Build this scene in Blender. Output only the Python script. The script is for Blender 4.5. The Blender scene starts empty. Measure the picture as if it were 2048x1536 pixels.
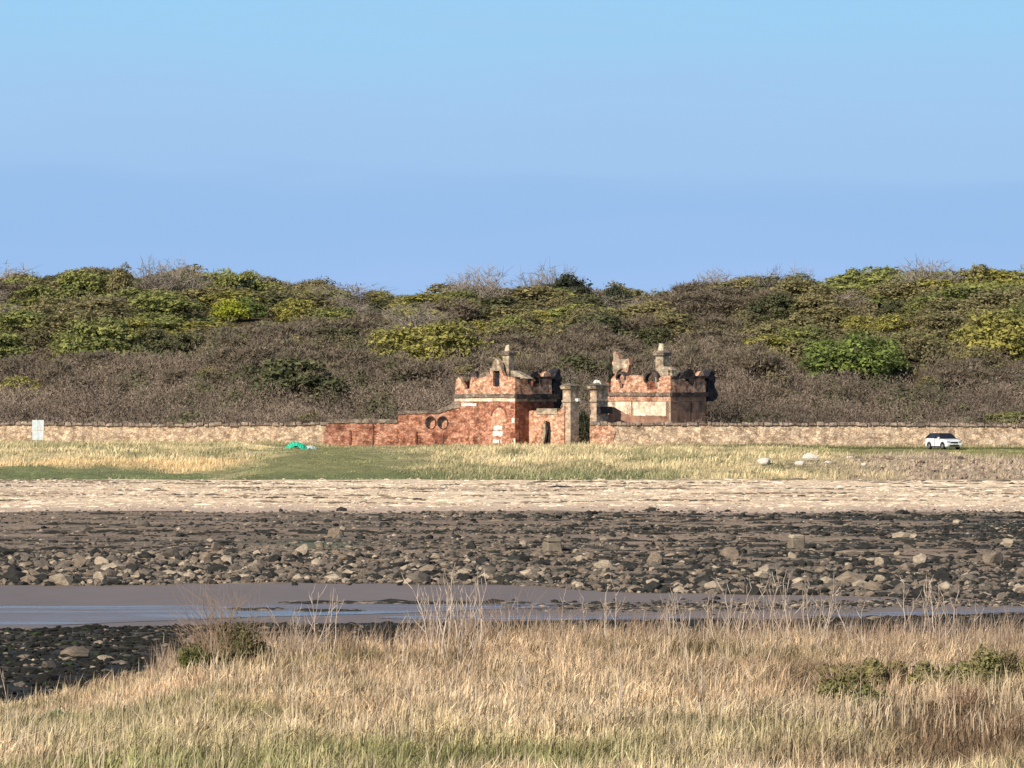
import bpy, bmesh, math, random
import numpy as np
from mathutils import Vector, Matrix
from mathutils.geometry import tessellate_polygon

random.seed(7)
RNG = np.random.default_rng(11)
SC = bpy.context.scene
COL = SC.collection
R = math.radians

# ------------------------------------------------------------------ camera, sky, sun, exposure
F = 9225.0            # focal length in photo pixels (2048 wide)
YH = 820.0            # horizon row in the photo
HC = 8.0              # eye height
cam = bpy.data.cameras.new('camera')
cam.sensor_width = 36.0
cam.lens = F / 2048 * 36
cam.clip_start = 0.5
cam.clip_end = 9000
camo = bpy.data.objects.new('camera', cam)
COL.objects.link(camo)
camo.location = (0, 0, HC)
camo.rotation_euler = (R(90) + math.atan((YH - 768) / F), 0, 0)
SC.camera = camo

SUN_AZ = R(35)        # degrees to the left of straight behind the camera
SUN_EL = R(31)
to_sun = Vector((-math.sin(SUN_AZ) * math.cos(SUN_EL), -math.cos(SUN_AZ) * math.cos(SUN_EL), math.sin(SUN_EL)))

w = bpy.data.worlds.new('World')
SC.world = w
w.use_nodes = True
nt = w.node_tree
nt.nodes.clear()
out = nt.nodes.new('ShaderNodeOutputWorld')
bg = nt.nodes.new('ShaderNodeBackground')
bg.inputs['Strength'].default_value = 0.075
sky = nt.nodes.new('ShaderNodeTexSky')
sky.sky_type = 'NISHITA'
sky.sun_disc = False
sky.sun_elevation = SUN_EL
sky.sun_rotation = math.pi + SUN_AZ
sky.air_density = 1.0
sky.dust_density = 0.6
sky.ozone_density = 2.0
tc = nt.nodes.new('ShaderNodeTexCoord')
sep = nt.nodes.new('ShaderNodeSeparateXYZ')
nt.links.new(tc.outputs['Generated'], sep.inputs[0])
# thin hazy layers low over the horizon, bluer than the clear model sky
nz = nt.nodes.new('ShaderNodeTexNoise')
mp = nt.nodes.new('ShaderNodeMapping')
mp.inputs['Scale'].default_value = (9, 9, 60)
nt.links.new(tc.outputs['Generated'], mp.inputs[0])
nt.links.new(mp.outputs[0], nz.inputs['Vector'])
nz.inputs['Scale'].default_value = 1.3
nz.inputs['Detail'].default_value = 2
ma = nt.nodes.new('ShaderNodeMath'); ma.operation = 'MULTIPLY_ADD'
nt.links.new(nz.outputs['Fac'], ma.inputs[0]); ma.inputs[1].default_value = 0.026; ma.inputs[2].default_value = -0.013
ad = nt.nodes.new('ShaderNodeMath'); ad.operation = 'ADD'
nt.links.new(sep.outputs['Z'], ad.inputs[0]); nt.links.new(ma.outputs[0], ad.inputs[1])
mr = nt.nodes.new('ShaderNodeMapRange')
mr.inputs['From Min'].default_value = 0.0; mr.inputs['From Max'].default_value = 0.1
nt.links.new(ad.outputs[0], mr.inputs['Value'])
cr = nt.nodes.new('ShaderNodeValToRGB')
def lin(r, g, b):
    f = lambda c: ((c / 255 + 0.055) / 1.055) ** 2.4 if c > 10 else c / 255 / 12.92
    return (f(r), f(g), f(b), 1)
stops = [(0.0, lin(158, 190, 233)), (0.28, lin(156, 190, 235)), (0.40, lin(150, 187, 231)), (0.47, lin(151, 188, 231)),
         (0.52, lin(157, 193, 233)), (0.66, lin(159, 197, 235)), (0.80, lin(156, 201, 237)), (0.93, lin(153, 203, 239)), (1.0, lin(151, 203, 240))]
el = cr.color_ramp.elements
el[0].position, el[0].color = stops[0]
el[1].position, el[1].color = stops[-1]
for p, c in stops[1:-1]:
    e = el.new(p); e.color = c
nt.links.new(mr.outputs[0], cr.inputs[0])
vm = nt.nodes.new('ShaderNodeVectorMath'); vm.operation = 'SCALE'
vm.inputs['Scale'].default_value = 12.4
nt.links.new(cr.outputs['Color'], vm.inputs[0])
mr2 = nt.nodes.new('ShaderNodeMapRange'); mr2.interpolation_type = 'SMOOTHSTEP'
mr2.inputs['From Min'].default_value = 0.1; mr2.inputs['From Max'].default_value = 0.4
nt.links.new(sep.outputs['Z'], mr2.inputs['Value'])
mx = nt.nodes.new('ShaderNodeMix'); mx.data_type = 'RGBA'
nt.links.new(mr2.outputs[0], mx.inputs['Factor'])
nt.links.new(vm.outputs[0], mx.inputs['A'])
nt.links.new(sky.outputs[0], mx.inputs['B'])
nt.links.new(mx.outputs['Result'], bg.inputs['Color'])
nt.links.new(bg.outputs[0], out.inputs['Surface'])

sl = bpy.data.lights.new('sun', 'SUN')
sl.energy = 5.0
sl.angle = R(0.5)
sl.color = (1.0, 0.905, 0.77)
so = bpy.data.objects.new('sun', sl)
COL.objects.link(so)
so.rotation_euler = to_sun.to_track_quat('Z', 'Y').to_euler()
so.location = (-60, -60, 80)

vs = SC.view_settings
vs.view_transform = 'Standard'
vs.look = 'None'
vs.exposure = 0.18
vs.gamma = 1
SC.render.engine = 'CYCLES'

# ------------------------------------------------------------------ helpers
def P(px, py, D):
    return Vector(((px - 1024) / F * D, D, HC + (YH - py) / F * D))
def pix(x, y, z):
    return 1024 + F * x / y, YH - F * (z - HC) / y
def tag(o, label=None, cat=None, group=None, kind=None):
    if label: o['label'] = label
    if cat: o['category'] = cat
    if group: o['group'] = group
    if kind: o['kind'] = kind
    return o
def empty(name, loc, rz=0.0):
    o = bpy.data.objects.new(name, None)
    o.empty_display_size = 0.3
    COL.objects.link(o)
    o.location = loc
    o.rotation_euler = (0, 0, rz)
    return o
def link(name, me, mat, parent=None):
    o = bpy.data.objects.new(name, me)
    COL.objects.link(o)
    if mat is not None:
        me.materials.clear(); me.materials.append(mat)
    if parent is not None:
        o.parent = parent
    return o
def np_mesh(name, V, loops, starts, totals, cols=None, smooth=False):
    me = bpy.data.meshes.new(name)
    V = np.ascontiguousarray(V, dtype=np.float32)
    me.vertices.add(len(V)); me.vertices.foreach_set('co', V.ravel())
    me.loops.add(len(loops)); me.loops.foreach_set('vertex_index', np.asarray(loops, dtype=np.int32))
    me.polygons.add(len(starts))
    me.polygons.foreach_set('loop_start', np.asarray(starts, dtype=np.int32))
    me.polygons.foreach_set('loop_total', np.asarray(totals, dtype=np.int32))
    me.polygons.foreach_set('use_smooth', np.full(len(starts), smooth, dtype=bool))
    me.update(calc_edges=True)
    if cols is not None:
        a = me.color_attributes.new('col', 'FLOAT_COLOR', 'POINT')
        c4 = np.ones((len(V), 4), dtype=np.float32); c4[:, :3] = cols
        a.data.foreach_set('color', c4.ravel())
    me.validate()
    return me
def tri_mesh(name, V, T, cols=None, smooth=False):
    T = np.asarray(T); n = len(T); k = T.shape[1]
    return np_mesh(name, V, T.ravel(), np.arange(n) * k, np.full(n, k), cols, smooth)

_lat = {}
def vnoise(x, y, s, seed=0):
    """smooth lattice noise, 0..1"""
    if seed not in _lat:
        _lat[seed] = np.random.default_rng(1000 + seed).random((256, 256))
    L = _lat[seed]
    x = np.asarray(x, float) / s; y = np.asarray(y, float) / s
    xi = np.floor(x).astype(int); yi = np.floor(y).astype(int)
    fx = x - xi; fy = y - yi
    fx = fx * fx * (3 - 2 * fx); fy = fy * fy * (3 - 2 * fy)
    a = L[xi % 256, yi % 256]; b = L[(xi + 1) % 256, yi % 256]
    c = L[xi % 256, (yi + 1) % 256]; d = L[(xi + 1) % 256, (yi + 1) % 256]
    return (a * (1 - fx) + b * fx) * (1 - fy) + (c * (1 - fx) + d * fx) * fy
def fbm(x, y, s, seed=0, o=3):
    t = 0; a = 1; n = 0
    for k in range(o):
        t = t + a * vnoise(x, y, s / 2 ** k, seed + k); n += a; a *= 0.5
    return t / n
def sstep(a, b, x):
    t = np.clip((np.asarray(x, float) - a) / (b - a), 0, 1)
    return t * t * (3 - 2 * t)

# ------------------------------------------------------------------ materials
def new_mat(name):
    m = bpy.data.materials.new(name); m.use_nodes = True
    b = m.node_tree.nodes['Principled BSDF']
    b.inputs['Roughness'].default_value = 0.85
    b.inputs['Specular IOR Level'].default_value = 0.2
    return m, m.node_tree, b
def N(nt, t, **kw):
    n = nt.nodes.new(t)
    for k, v in kw.items(): setattr(n, k, v)
    return n
def noise_node(nt, scale, detail=4, stretch=(1, 1, 1), rough=0.6):
    tcn = N(nt, 'ShaderNodeTexCoord'); mpn = N(nt, 'ShaderNodeMapping')
    mpn.inputs['Scale'].default_value = stretch
    nt.links.new(tcn.outputs['Object'], mpn.inputs[0])
    n = N(nt, 'ShaderNodeTexNoise')
    n.inputs['Scale'].default_value = scale; n.inputs['Detail'].default_value = detail
    n.inputs['Roughness'].default_value = rough
    nt.links.new(mpn.outputs[0], n.inputs['Vector'])
    return n
def ramp_node(nt, fac, stops):
    c = N(nt, 'ShaderNodeValToRGB'); e = c.color_ramp.elements
    e[0].position = stops[0][0]; e[0].color = (*stops[0][1], 1)
    e[1].position = stops[-1][0]; e[1].color = (*stops[-1][1], 1)
    for p, cc in stops[1:-1]:
        q = e.new(p); q.color = (*cc, 1)
    nt.links.new(fac, c.inputs[0]); return c
def mixc(nt, a, b, fac, mode='MIX'):
    m = N(nt, 'ShaderNodeMix', data_type='RGBA', blend_type=mode)
    for s, v in (('A', a), ('B', b)):
        if isinstance(v, tuple): m.inputs[s].default_value = (*v[:3], 1)
        else: nt.links.new(v, m.inputs[s])
    if isinstance(fac, float): m.inputs['Factor'].default_value = fac
    else: nt.links.new(fac, m.inputs['Factor'])
    return m.outputs['Result']
def bump(nt, b, h, strength, dist):
    n = N(nt, 'ShaderNodeBump'); n.inputs['Strength'].default_value = strength; n.inputs['Distance'].default_value = dist
    nt.links.new(h, n.inputs['Height']); nt.links.new(n.outputs[0], b.inputs['Normal'])

def attr_mat(name, rough=0.85, spec=0.15, var=None, bumpv=None, stretch=(1, 1, 1), trans=0.0):
    """colour from the mesh's own 'col' attribute, broken up by noise"""
    m, t, b = new_mat(name)
    a = N(t, 'ShaderNodeAttribute', attribute_name='col')
    c = a.outputs['Color']
    if var:
        n = noise_node(t, var[0], 6, stretch, 0.7)
        r = ramp_node(t, n.outputs['Fac'], [(0.3, (var[1],) * 3), (0.7, (var[2],) * 3)])
        c = mixc(t, c, r.outputs[0], 1.0, 'MULTIPLY')
        if bumpv: bump(t, b, n.outputs['Fac'], bumpv[0], bumpv[1])
    t.links.new(c, b.inputs['Base Color'])
    b.inputs['Roughness'].default_value = rough
    b.inputs['Specular IOR Level'].default_value = spec
    if trans > 0:
        tr = N(t, 'ShaderNodeBsdfTranslucent'); t.links.new(c, tr.inputs['Color'])
        ms = N(t, 'ShaderNodeMixShader'); ms.inputs[0].default_value = trans
        t.links.new(b.outputs[0], ms.inputs[1]); t.links.new(tr.outputs[0], ms.inputs[2])
        t.links.new(ms.outputs[0], t.nodes['Material Output'].inputs['Surface'])
    return m
def stone_mat(name, stops, scale=0.8, cell=3.0, joint=0.55, stretch=(1, 1, 1.6), bs=0.5, big=None, soot=0.8):
    """mottled masonry: patchy noise through a ramp, cells with darker joints"""
    m, t, b = new_mat(name)
    n = noise_node(t, scale, 7, stretch, 0.72)
    r = ramp_node(t, n.outputs['Fac'], stops)
    tcn = N(t, 'ShaderNodeTexCoord'); mpn = N(t, 'ShaderNodeMapping'); mpn.inputs['Scale'].default_value = stretch
    t.links.new(tcn.outputs['Object'], mpn.inputs[0])
    v = N(t, 'ShaderNodeTexVoronoi', feature='DISTANCE_TO_EDGE'); v.inputs['Scale'].default_value = cell
    t.links.new(mpn.outputs[0], v.inputs['Vector'])
    v2 = N(t, 'ShaderNodeTexVoronoi'); v2.inputs['Scale'].default_value = cell
    t.links.new(mpn.outputs[0], v2.inputs['Vector'])
    j = ramp_node(t, v.outputs['Distance'], [(0.0, (joint,) * 3), (0.12, (1, 1, 1))])
    sepc = N(t, 'ShaderNodeSeparateColor'); t.links.new(v2.outputs['Color'], sepc.inputs[0])
    cv = ramp_node(t, sepc.outputs[0], [(0.0, (0.62, 0.62, 0.64)), (0.6, (1, 1, 1)), (1.0, (1.3, 1.27, 1.2))])
    c = mixc(t, r.outputs[0], cv.outputs[0], 0.85, 'MULTIPLY')
    c = mixc(t, c, j.outputs[0], 1.0, 'MULTIPLY')
    if big:
        n2 = noise_node(t, big[0], 3, (1, 1, 1), 0.5)
        r2 = ramp_node(t, n2.outputs['Fac'], [(0.42, (0, 0, 0)), (0.6, (1, 1, 1))])
        c = mixc(t, c, big[1], r2.outputs[0])
    if soot:
        n4 = noise_node(t, 1.1, 6, (1, 1, 0.55), 0.7)
        r4 = ramp_node(t, n4.outputs['Fac'], [(0.50, (1, 1, 1)), (0.60, (0.62, 0.58, 0.55)), (0.72, (0.30, 0.27, 0.26))])
        c = mixc(t, c, r4.outputs[0], soot, 'MULTIPLY')
    t.links.new(c, b.inputs['Base Color'])
    n3 = noise_node(t, cell * 2, 5, stretch)
    bump(t, b, n3.outputs['Fac'], bs, 0.12)
    return m
def plain_mat(name, col, rough=0.6, spec=0.4, metal=0.0, noise=None):
    m, t, b = new_mat(name)
    b.inputs['Roughness'].default_value = rough; b.inputs['Specular IOR Level'].default_value = spec
    b.inputs['Metallic'].default_value = metal
    ns = noise or (6.0, 0.85, 1.1)
    n = noise_node(t, ns[0], 4)
    r = ramp_node(t, n.outputs['Fac'], [(0.3, (ns[1],) * 3), (0.7, (ns[2],) * 3)])
    t.links.new(mixc(t, col, r.outputs[0], 1.0, 'MULTIPLY'), b.inputs['Base Color'])
    return m

M = {}
M['brick'] = stone_mat('brick', [(0.30, (0.15, 0.065, 0.045)), (0.41, (0.33, 0.14, 0.09)), (0.49, (0.50, 0.215, 0.13)), (0.57, (0.66, 0.345, 0.23)), (0.68, (0.76, 0.54, 0.40))], 1.7, 3.2, 0.55, (1, 1, 1.7), 0.8, soot=1.0)
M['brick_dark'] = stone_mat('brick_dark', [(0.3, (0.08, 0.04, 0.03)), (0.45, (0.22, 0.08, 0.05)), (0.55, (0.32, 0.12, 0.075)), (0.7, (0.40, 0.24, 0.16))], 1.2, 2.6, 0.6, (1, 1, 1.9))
M['brick_pale'] = stone_mat('brick_pale', [(0.3, (0.28, 0.12, 0.075)), (0.43, (0.62, 0.30, 0.18)), (0.54, (0.80, 0.48, 0.32)), (0.66, (0.86, 0.68, 0.52))], 1.9, 3.0, 0.55, (1, 1, 1.6), 0.8, soot=1.0)
M['cream'] = stone_mat('cream_stone', [(0.28, (0.34, 0.20, 0.13)), (0.40, (0.74, 0.54, 0.38)), (0.54, (0.88, 0.74, 0.56)), (0.7, (0.90, 0.82, 0.67))], 0.9, 1.6, 0.8, (1, 1, 1.4))
M['stone'] = stone_mat('weathered_stone_and_shade', [(0.3, (0.16, 0.12, 0.09)), (0.45, (0.36, 0.28, 0.20)), (0.58, (0.52, 0.44, 0.32)), (0.7, (0.64, 0.58, 0.46))], 1.5, 1.8, 0.75, (1, 1, 1.4))
M['pierstone'] = stone_mat('pier_stone', [(0.3, (0.24, 0.15, 0.11)), (0.45, (0.44, 0.32, 0.23)), (0.58, (0.60, 0.46, 0.34)), (0.7, (0.72, 0.62, 0.48))], 1.6, 1.8, 0.75, (1, 1, 1.4))
M['render'] = stone_mat('brown_render_and_shade', [(0.3, (0.30, 0.15, 0.10)), (0.5, (0.42, 0.235, 0.155)), (0.7, (0.50, 0.32, 0.23))], 1.2, 1.0, 0.9, (1, 1, 1.2), 0.3)
M['hood'] = stone_mat('sooty_stone_and_shade', [(0.3, (0.03, 0.027, 0.03)), (0.5, (0.075, 0.06, 0.055)), (0.7, (0.22, 0.16, 0.13))], 2.4, 2.4, 0.6)
M['dark'] = stone_mat('dark_stone_and_shade', [(0.3, (0.012, 0.013, 0.018)), (0.55, (0.03, 0.03, 0.038)), (0.7, (0.09, 0.075, 0.07))], 1.6, 2.4, 0.6)  # near-black; also paints shade in openings and on the bays
M['grey'] = stone_mat('grey_coping_stone', [(0.3, (0.11, 0.09, 0.075)), (0.5, (0.24, 0.19, 0.15)), (0.7, (0.42, 0.35, 0.27))], 1.6, 2.2, 0.6, (1, 1, 1))
M['coping'] = stone_mat('wall_coping_stone', [(0.3, (0.15, 0.115, 0.09)), (0.5, (0.30, 0.23, 0.18)), (0.7, (0.50, 0.40, 0.31))], 1.6, 1.6, 0.6, (1, 1, 1))
M['rubble'] = stone_mat('rubble_walling', [(0.30, (0.22, 0.16, 0.11)), (0.43, (0.52, 0.37, 0.25)), (0.52, (0.70, 0.52, 0.36)), (0.61, (0.80, 0.64, 0.46)), (0.74, (0.80, 0.68, 0.52))], 1.3, 2.9, 0.5, (1, 1, 1.35), 1.0, soot=0.5)
M['board'] = plain_mat('weathered_white_board', (0.56, 0.61, 0.61), 0.6, 0.3, 0, (2.5, 0.75, 1.1))
M['white'] = plain_mat('white_paint', (0.82, 0.84, 0.84), 0.35, 0.5, 0, (3.0, 0.95, 1.0))
M['limewash'] = plain_mat('limewashed_patch', (0.78, 0.74, 0.66), 0.9, 0.1, 0, (4.0, 0.6, 1.1))
M['pot'] = plain_mat('broken_clay_pot', (0.72, 0.60, 0.42), 0.9, 0.1, 0, (5.0, 0.5, 1.15))
M['concrete'] = plain_mat('concrete', (0.21, 0.175, 0.13), 0.9, 0.1, 0, (3.0, 0.7, 1.2))
M['ground_far'] = plain_mat('far_ground', (0.09, 0.075, 0.05), 0.95, 0.1)
M['foliage'] = attr_mat('foliage', 0.75, 0.12, trans=0.18)
M['twigs'] = attr_mat('bare_twigs', 0.9, 0.05)
M['bark'] = plain_mat('bark', (0.13, 0.10, 0.075), 0.9, 0.1)
M['straw'] = attr_mat('dry_grass_blades', 0.7, 0.15, trans=0.22)
M['rock'] = attr_mat('shore_rock', 0.85, 0.15, (2.5, 0.6, 1.25), (0.9, 0.12), (1, 1, 1.6))
M['turf'] = attr_mat('turf', 0.9, 0.1, (1.5, 0.7, 1.2), (0.6, 0.15), (1, 1, 1))
M['shingle'] = attr_mat('shingle', 0.9, 0.1, (2.2, 0.62, 1.25), (0.7, 0.1), (0.5, 1, 1))
M['silt'] = attr_mat('wet_silt', 0.55, 0.3, (1.2, 0.86, 1.1), (0.25, 0.05), (0.6, 1, 1))
M['fore'] = attr_mat('foreshore_mud', 0.7, 0.2, (1.6, 0.6, 1.3), (0.8, 0.15), (0.5, 1, 1))

# ------------------------------------------------------------------ the lie of the land
def ridge_row(px):
    return np.interp(px, [-600, 0, 120, 250, 340, 450, 560, 700, 850, 1000, 1120, 1280, 1400, 1600, 1760, 1900, 2048, 2700],
                     [548, 546, 532, 529, 540, 547, 557, 553, 568, 568, 568, 577, 561, 553, 541, 535, 534, 532])
def G(x, y):
    """ground height (m) at x right of and y ahead of the camera"""
    x = np.asarray(x, float); y = np.asarray(y, float)
    base = np.interp(y, [0, 20, 50, 70, 88, 100, 106, 165, 171, 211, 240, 285, 320, 362, 385, 400, 440, 456, 480],
                        [6.3, 5.3, 3.78, 3.70, 3.67, 1.3, 0.95, 0.12, 0.0, 0.0, 0.12, 0.5, 0.9, 2.5, 3.62, 3.95, 4.15, 4.36, 4.6])
    # foreground bank falls to the left
    px = 1024 + F * x / np.maximum(y, 1)
    wl = sstep(55, 82, y) * (1 - sstep(92, 104, y))
    base = base - wl * np.interp(px, [-200, 0, 260, 420, 900, 1200, 2300], [1.5, 1.3, 0.85, 0.32, 0.16, 0.02, 0.0])
    # coastal bank has a bench on the left
    wb = sstep(362, 372, y) * (1 - sstep(405, 425, y)) * (1 - sstep(420, 560, px))
    base = base - wb * 0.55
    wb2 = sstep(410, 440, y) * (1 - sstep(470, 485, y)) * (1 - sstep(520, 680, px))
    base = base + wb2 * 0.24
    # hill
    zr = HC + (YH - ridge_row(px)) / F * 700 - 5.0
    t = np.clip((y - 474) / (700 - 474), 0, 1.25)
    h = 4.6 + (zr - 4.6) * np.where(t < 1, t ** 0.92, 1 - (t - 1) * 0.6)
    base = np.where(y > 474, h + (fbm(x + 0.45 * y, y * 0.8, 26, 13, 3) - 0.5) * 7.5 * sstep(480, 520, y) * (1 - sstep(640, 690, y)), base)
    # small relief
    amp = np.interp(y, [0, 45, 90, 105, 160, 172, 206, 215, 318, 330, 362, 375, 425, 440, 450, 480, 560, 3000],
                       [0.1, 0.2, 0.35, 0.35, 0.25, 0.012, 0.012, 0.34, 0.26, 0.12, 0.12, 1.1, 0.9, 0.1, 0.05, 0.6, 1.4, 2])
    r = (fbm(x, y, 9, 3) - 0.5) * amp + (fbm(x, y * 1.6, 2.6, 9) - 0.5) * amp * 0.55
    return base + r

def edge(y0, amp, seed):
    return lambda x: y0 + (fbm(x, x * 0 + seed * 7.3, 14, seed, 4) - 0.5) * 2 * amp
E_crest = edge(100, 1.5, 21)
E_mud0 = lambda x: np.interp(1024 + F * x / 170, [-400, 0, 300, 520, 900, 1300, 1500, 1900, 2300], [164, 165.5, 170, 173.5, 174, 175, 176, 180, 182]) + (fbm(x, x * 0 + 5, 5, 23, 4) - 0.5) * 3
E_mud1 = lambda x: np.interp(1024 + F * x / 208, [-400, 0, 300, 700, 1000, 1250, 1500, 2048, 2400], [209, 210, 210.5, 213, 211, 202, 200, 194, 192]) + (fbm(x, x * 0 + 9, 6, 25, 4) - 0.5) * 3
E_beach0 = edge(320, 4, 31)
E_beach1 = lambda x: 362 + (fbm(x, x * 0 + 3, 8, 33, 4) - 0.5) * 3
E_wall = lambda x: 456.0 + 0 * x
E_hill = lambda x: 476.0 + 0 * x
E_back = lambda x: 900.0 + 0 * x
E_near = lambda x: -30.0 + 0 * x

def strip(name, e0, e1, half, nx, ny, colfn, mat, label=None):
    u = np.linspace(-1, 1, nx); u = np.sign(u) * (np.abs(u) * 0.55 + np.abs(u) ** 5 * 0.45)
    x = u * half
    y0 = e0(x); y1 = e1(x)
    v = np.linspace(0, 1, ny)
    X = np.repeat(x[None, :], ny, 0)
    Y = y0[None, :] * (1 - v[:, None]) + y1[None, :] * v[:, None]
    Z = G(X, Y)
    V = np.stack([X.ravel(), Y.ravel(), Z.ravel()], 1)
    i = np.arange(nx - 1)[None, :] + np.arange(ny - 1)[:, None] * nx
    T = np.stack([i, i + 1, i + nx + 1, i + nx], -1).reshape(-1, 4)
    C = colfn(X.ravel(), Y.ravel())
    o = link(name, tri_mesh(name, V, T, C, True), mat)
    tag(o, kind='structure')
    return o
def blend(c0, c1, t):
    return np.asarray(c0)[None, :] * (1 - t[:, None]) + np.asarray(c1)[None, :] * t[:, None]
def lay(C, c1, t):
    return C * (1 - t[:, None]) + np.asarray(c1)[None, :] * t[:, None]

def c_near(x, y):
    return blend((0.16, 0.11, 0.06), (0.10, 0.09, 0.04), fbm(x, y, 3, 41))
def c_weed(x, y):
    C = blend((0.022, 0.021, 0.017), (0.07, 0.056, 0.04), sstep(0.45, 0.65, fbm(x, y * 0.5, 5, 43)))
    return C
def c_silt(x, y):
    C = blend((0.22, 0.163, 0.137), (0.18, 0.135, 0.115), fbm(x, y * 0.4, 5, 45))
    px = 1024 + F * x / y
    C = lay(C, (0.225, 0.165, 0.125), sstep(900, 1500, px) * 0.8)
    # a ledge of stones and weed lying in the silt on the right
    k = 0.5 * sstep(0.42, 0.55, fbm(x * 0.35, y, 3.0, 47)) * sstep(950, 1150, px) * sstep(182, 184.5, y) * (1 - sstep(190, 194, y))
    return lay(C, (0.12, 0.09, 0.06), k)
def c_fore(x, y):
    px = 1024 + F * x / y
    C = blend((0.31, 0.225, 0.16), (0.23, 0.17, 0.12), fbm(x, y, 8, 49))
    n = fbm(x * 0.30, y, 3.6, 51, 4)
    dark = sstep(0.47, 0.58, n + 0.10 * sstep(900, 1900, px) - 0.03)
    dark = dark * (0.45 + 0.5 * sstep(500, 1500, px)); C = lay(C, (0.045, 0.042, 0.034), dark)
    g = sstep(0.60, 0.70, fbm(x * 0.4, y, 5, 55)) * dark
    C = lay(C, (0.05, 0.075, 0.03), g * 0.5)
    gp = np.exp(-(((px - 650) / 70) ** 2 + ((y - 262) / 6) ** 2))
    C = lay(C, (0.04, 0.09, 0.03), np.clip(gp * 1.2, 0, 0.9))
    s = sstep(0.52, 0.62, fbm(x * 0.3, y, 4.5, 57)) * (1 - dark)
    return lay(C, (0.33, 0.25, 0.18), s * 0.7)
def c_beach(x, y):
    C = blend((0.84, 0.66, 0.46), (0.74, 0.57, 0.40), fbm(x, y, 6, 61))
    low = 1 - sstep(320, 334, y)
    C = lay(C, (0.50, 0.38, 0.31), low * 0.85)
    k = sstep(0.56, 0.66, fbm(x * 0.14, y, 2.6, 63, 4)) * sstep(327, 334, y)
    C = lay(C, (0.34, 0.26, 0.20), k * 0.6)
    k = sstep(0.55, 0.66, fbm(x * 0.2, y, 4, 67, 3)) * (1 - low)
    return lay(C, (0.88, 0.72, 0.53), k * 0.6)
def bank_col(x, y):
    px = 1024 + F * x / y
    n = fbm(x, y, 6, 71, 4); n2 = fbm(x, y, 1.6, 73, 3)
    straw = np.array((0.60, 0.49, 0.29)); gold = np.array((0.68, 0.50, 0.27)); green = np.array((0.16, 0.185, 0.085)); olive = np.array((0.29, 0.265, 0.14))
    C = blend(straw, olive, sstep(0.44, 0.60, 0.55 * n + 0.45 * n2))
    px = px + np.interp(y, [362, 375, 390, 440], [60, 55, 0, -40]) * (px < 700)
    left = 1 - sstep(440, 560, px + (n - 0.5) * 200)
    k = left * sstep(382, 385, y) * (1 - sstep(393, 399, y)); C = lay(C, gold, k * 0.95)
    k = left * (1 - sstep(380, 385, y + (n - 0.5) * 8)); C = lay(C, green, k * 0.95)
    mid = sstep(460, 560, px + (n - 0.5) * 200) * (1 - sstep(700, 880, px + (n - 0.5) * 260 + np.interp(y, [365, 440], [-60, 60])))
    C = lay(C, (0.20, 0.205, 0.09), mid * 0.9)
    k = (1 - sstep(368, 374, y + (n - 0.5) * 6)) * sstep(500, 560, px) * (1 - sstep(1250, 1450, px)); C = lay(C, green, k * 0.75)
    k = sstep(1500, 1700, px) * sstep(402, 410, y); C = lay(C, (0.23, 0.22, 0.09), k * 0.9)
    k = sstep(1230, 1500, px) * sstep(441, 446, y) * (1 - sstep(455, 459, y)); C = lay(C, (0.09, 0.10, 0.04), k * 0.85)
    k = sstep(1560, 1860, px + (n - 0.5) * 420) * (1 - sstep(396, 404, y + (n - 0.5) * 14)); C = lay(C, (0.36, 0.28, 0.215), k * 0.8)
    return C
def c_hill(x, y):
    return blend((0.12, 0.085, 0.06), (0.09, 0.075, 0.04), fbm(x, y, 10, 75))

strip('foreground_bank', E_near, E_crest, 60, 120, 130, c_near, M['turf'])
strip('weedy_shore', E_crest, E_mud0, 70, 260, 150, c_weed, M['fore'])
strip('mud_flat', E_mud0, E_mud1, 90, 300, 110, c_silt, M['silt'])
strip('rocky_foreshore', E_mud1, E_beach0, 120, 460, 280, c_fore, M['fore'])
strip('shingle_beach', E_beach0, E_beach1, 130, 420, 140, c_beach, M['shingle'])
strip('grass_bank', E_beach1, E_hill, 160, 460, 240, bank_col, M['turf'])
strip('hillside', E_hill, E_back, 420, 260, 120, c_hill, M['turf'])
# everything beyond, out to the horizon
me = tri_mesh('ground', np.array([(-6000, -3000, -2.5), (6000, -3000, -2.5), (6000, 8000, -2.5), (-6000, 8000, -2.5)]), [(0, 1, 2, 3)])
tag(link('ground', me, M['ground_far']), kind='structure')

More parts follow.
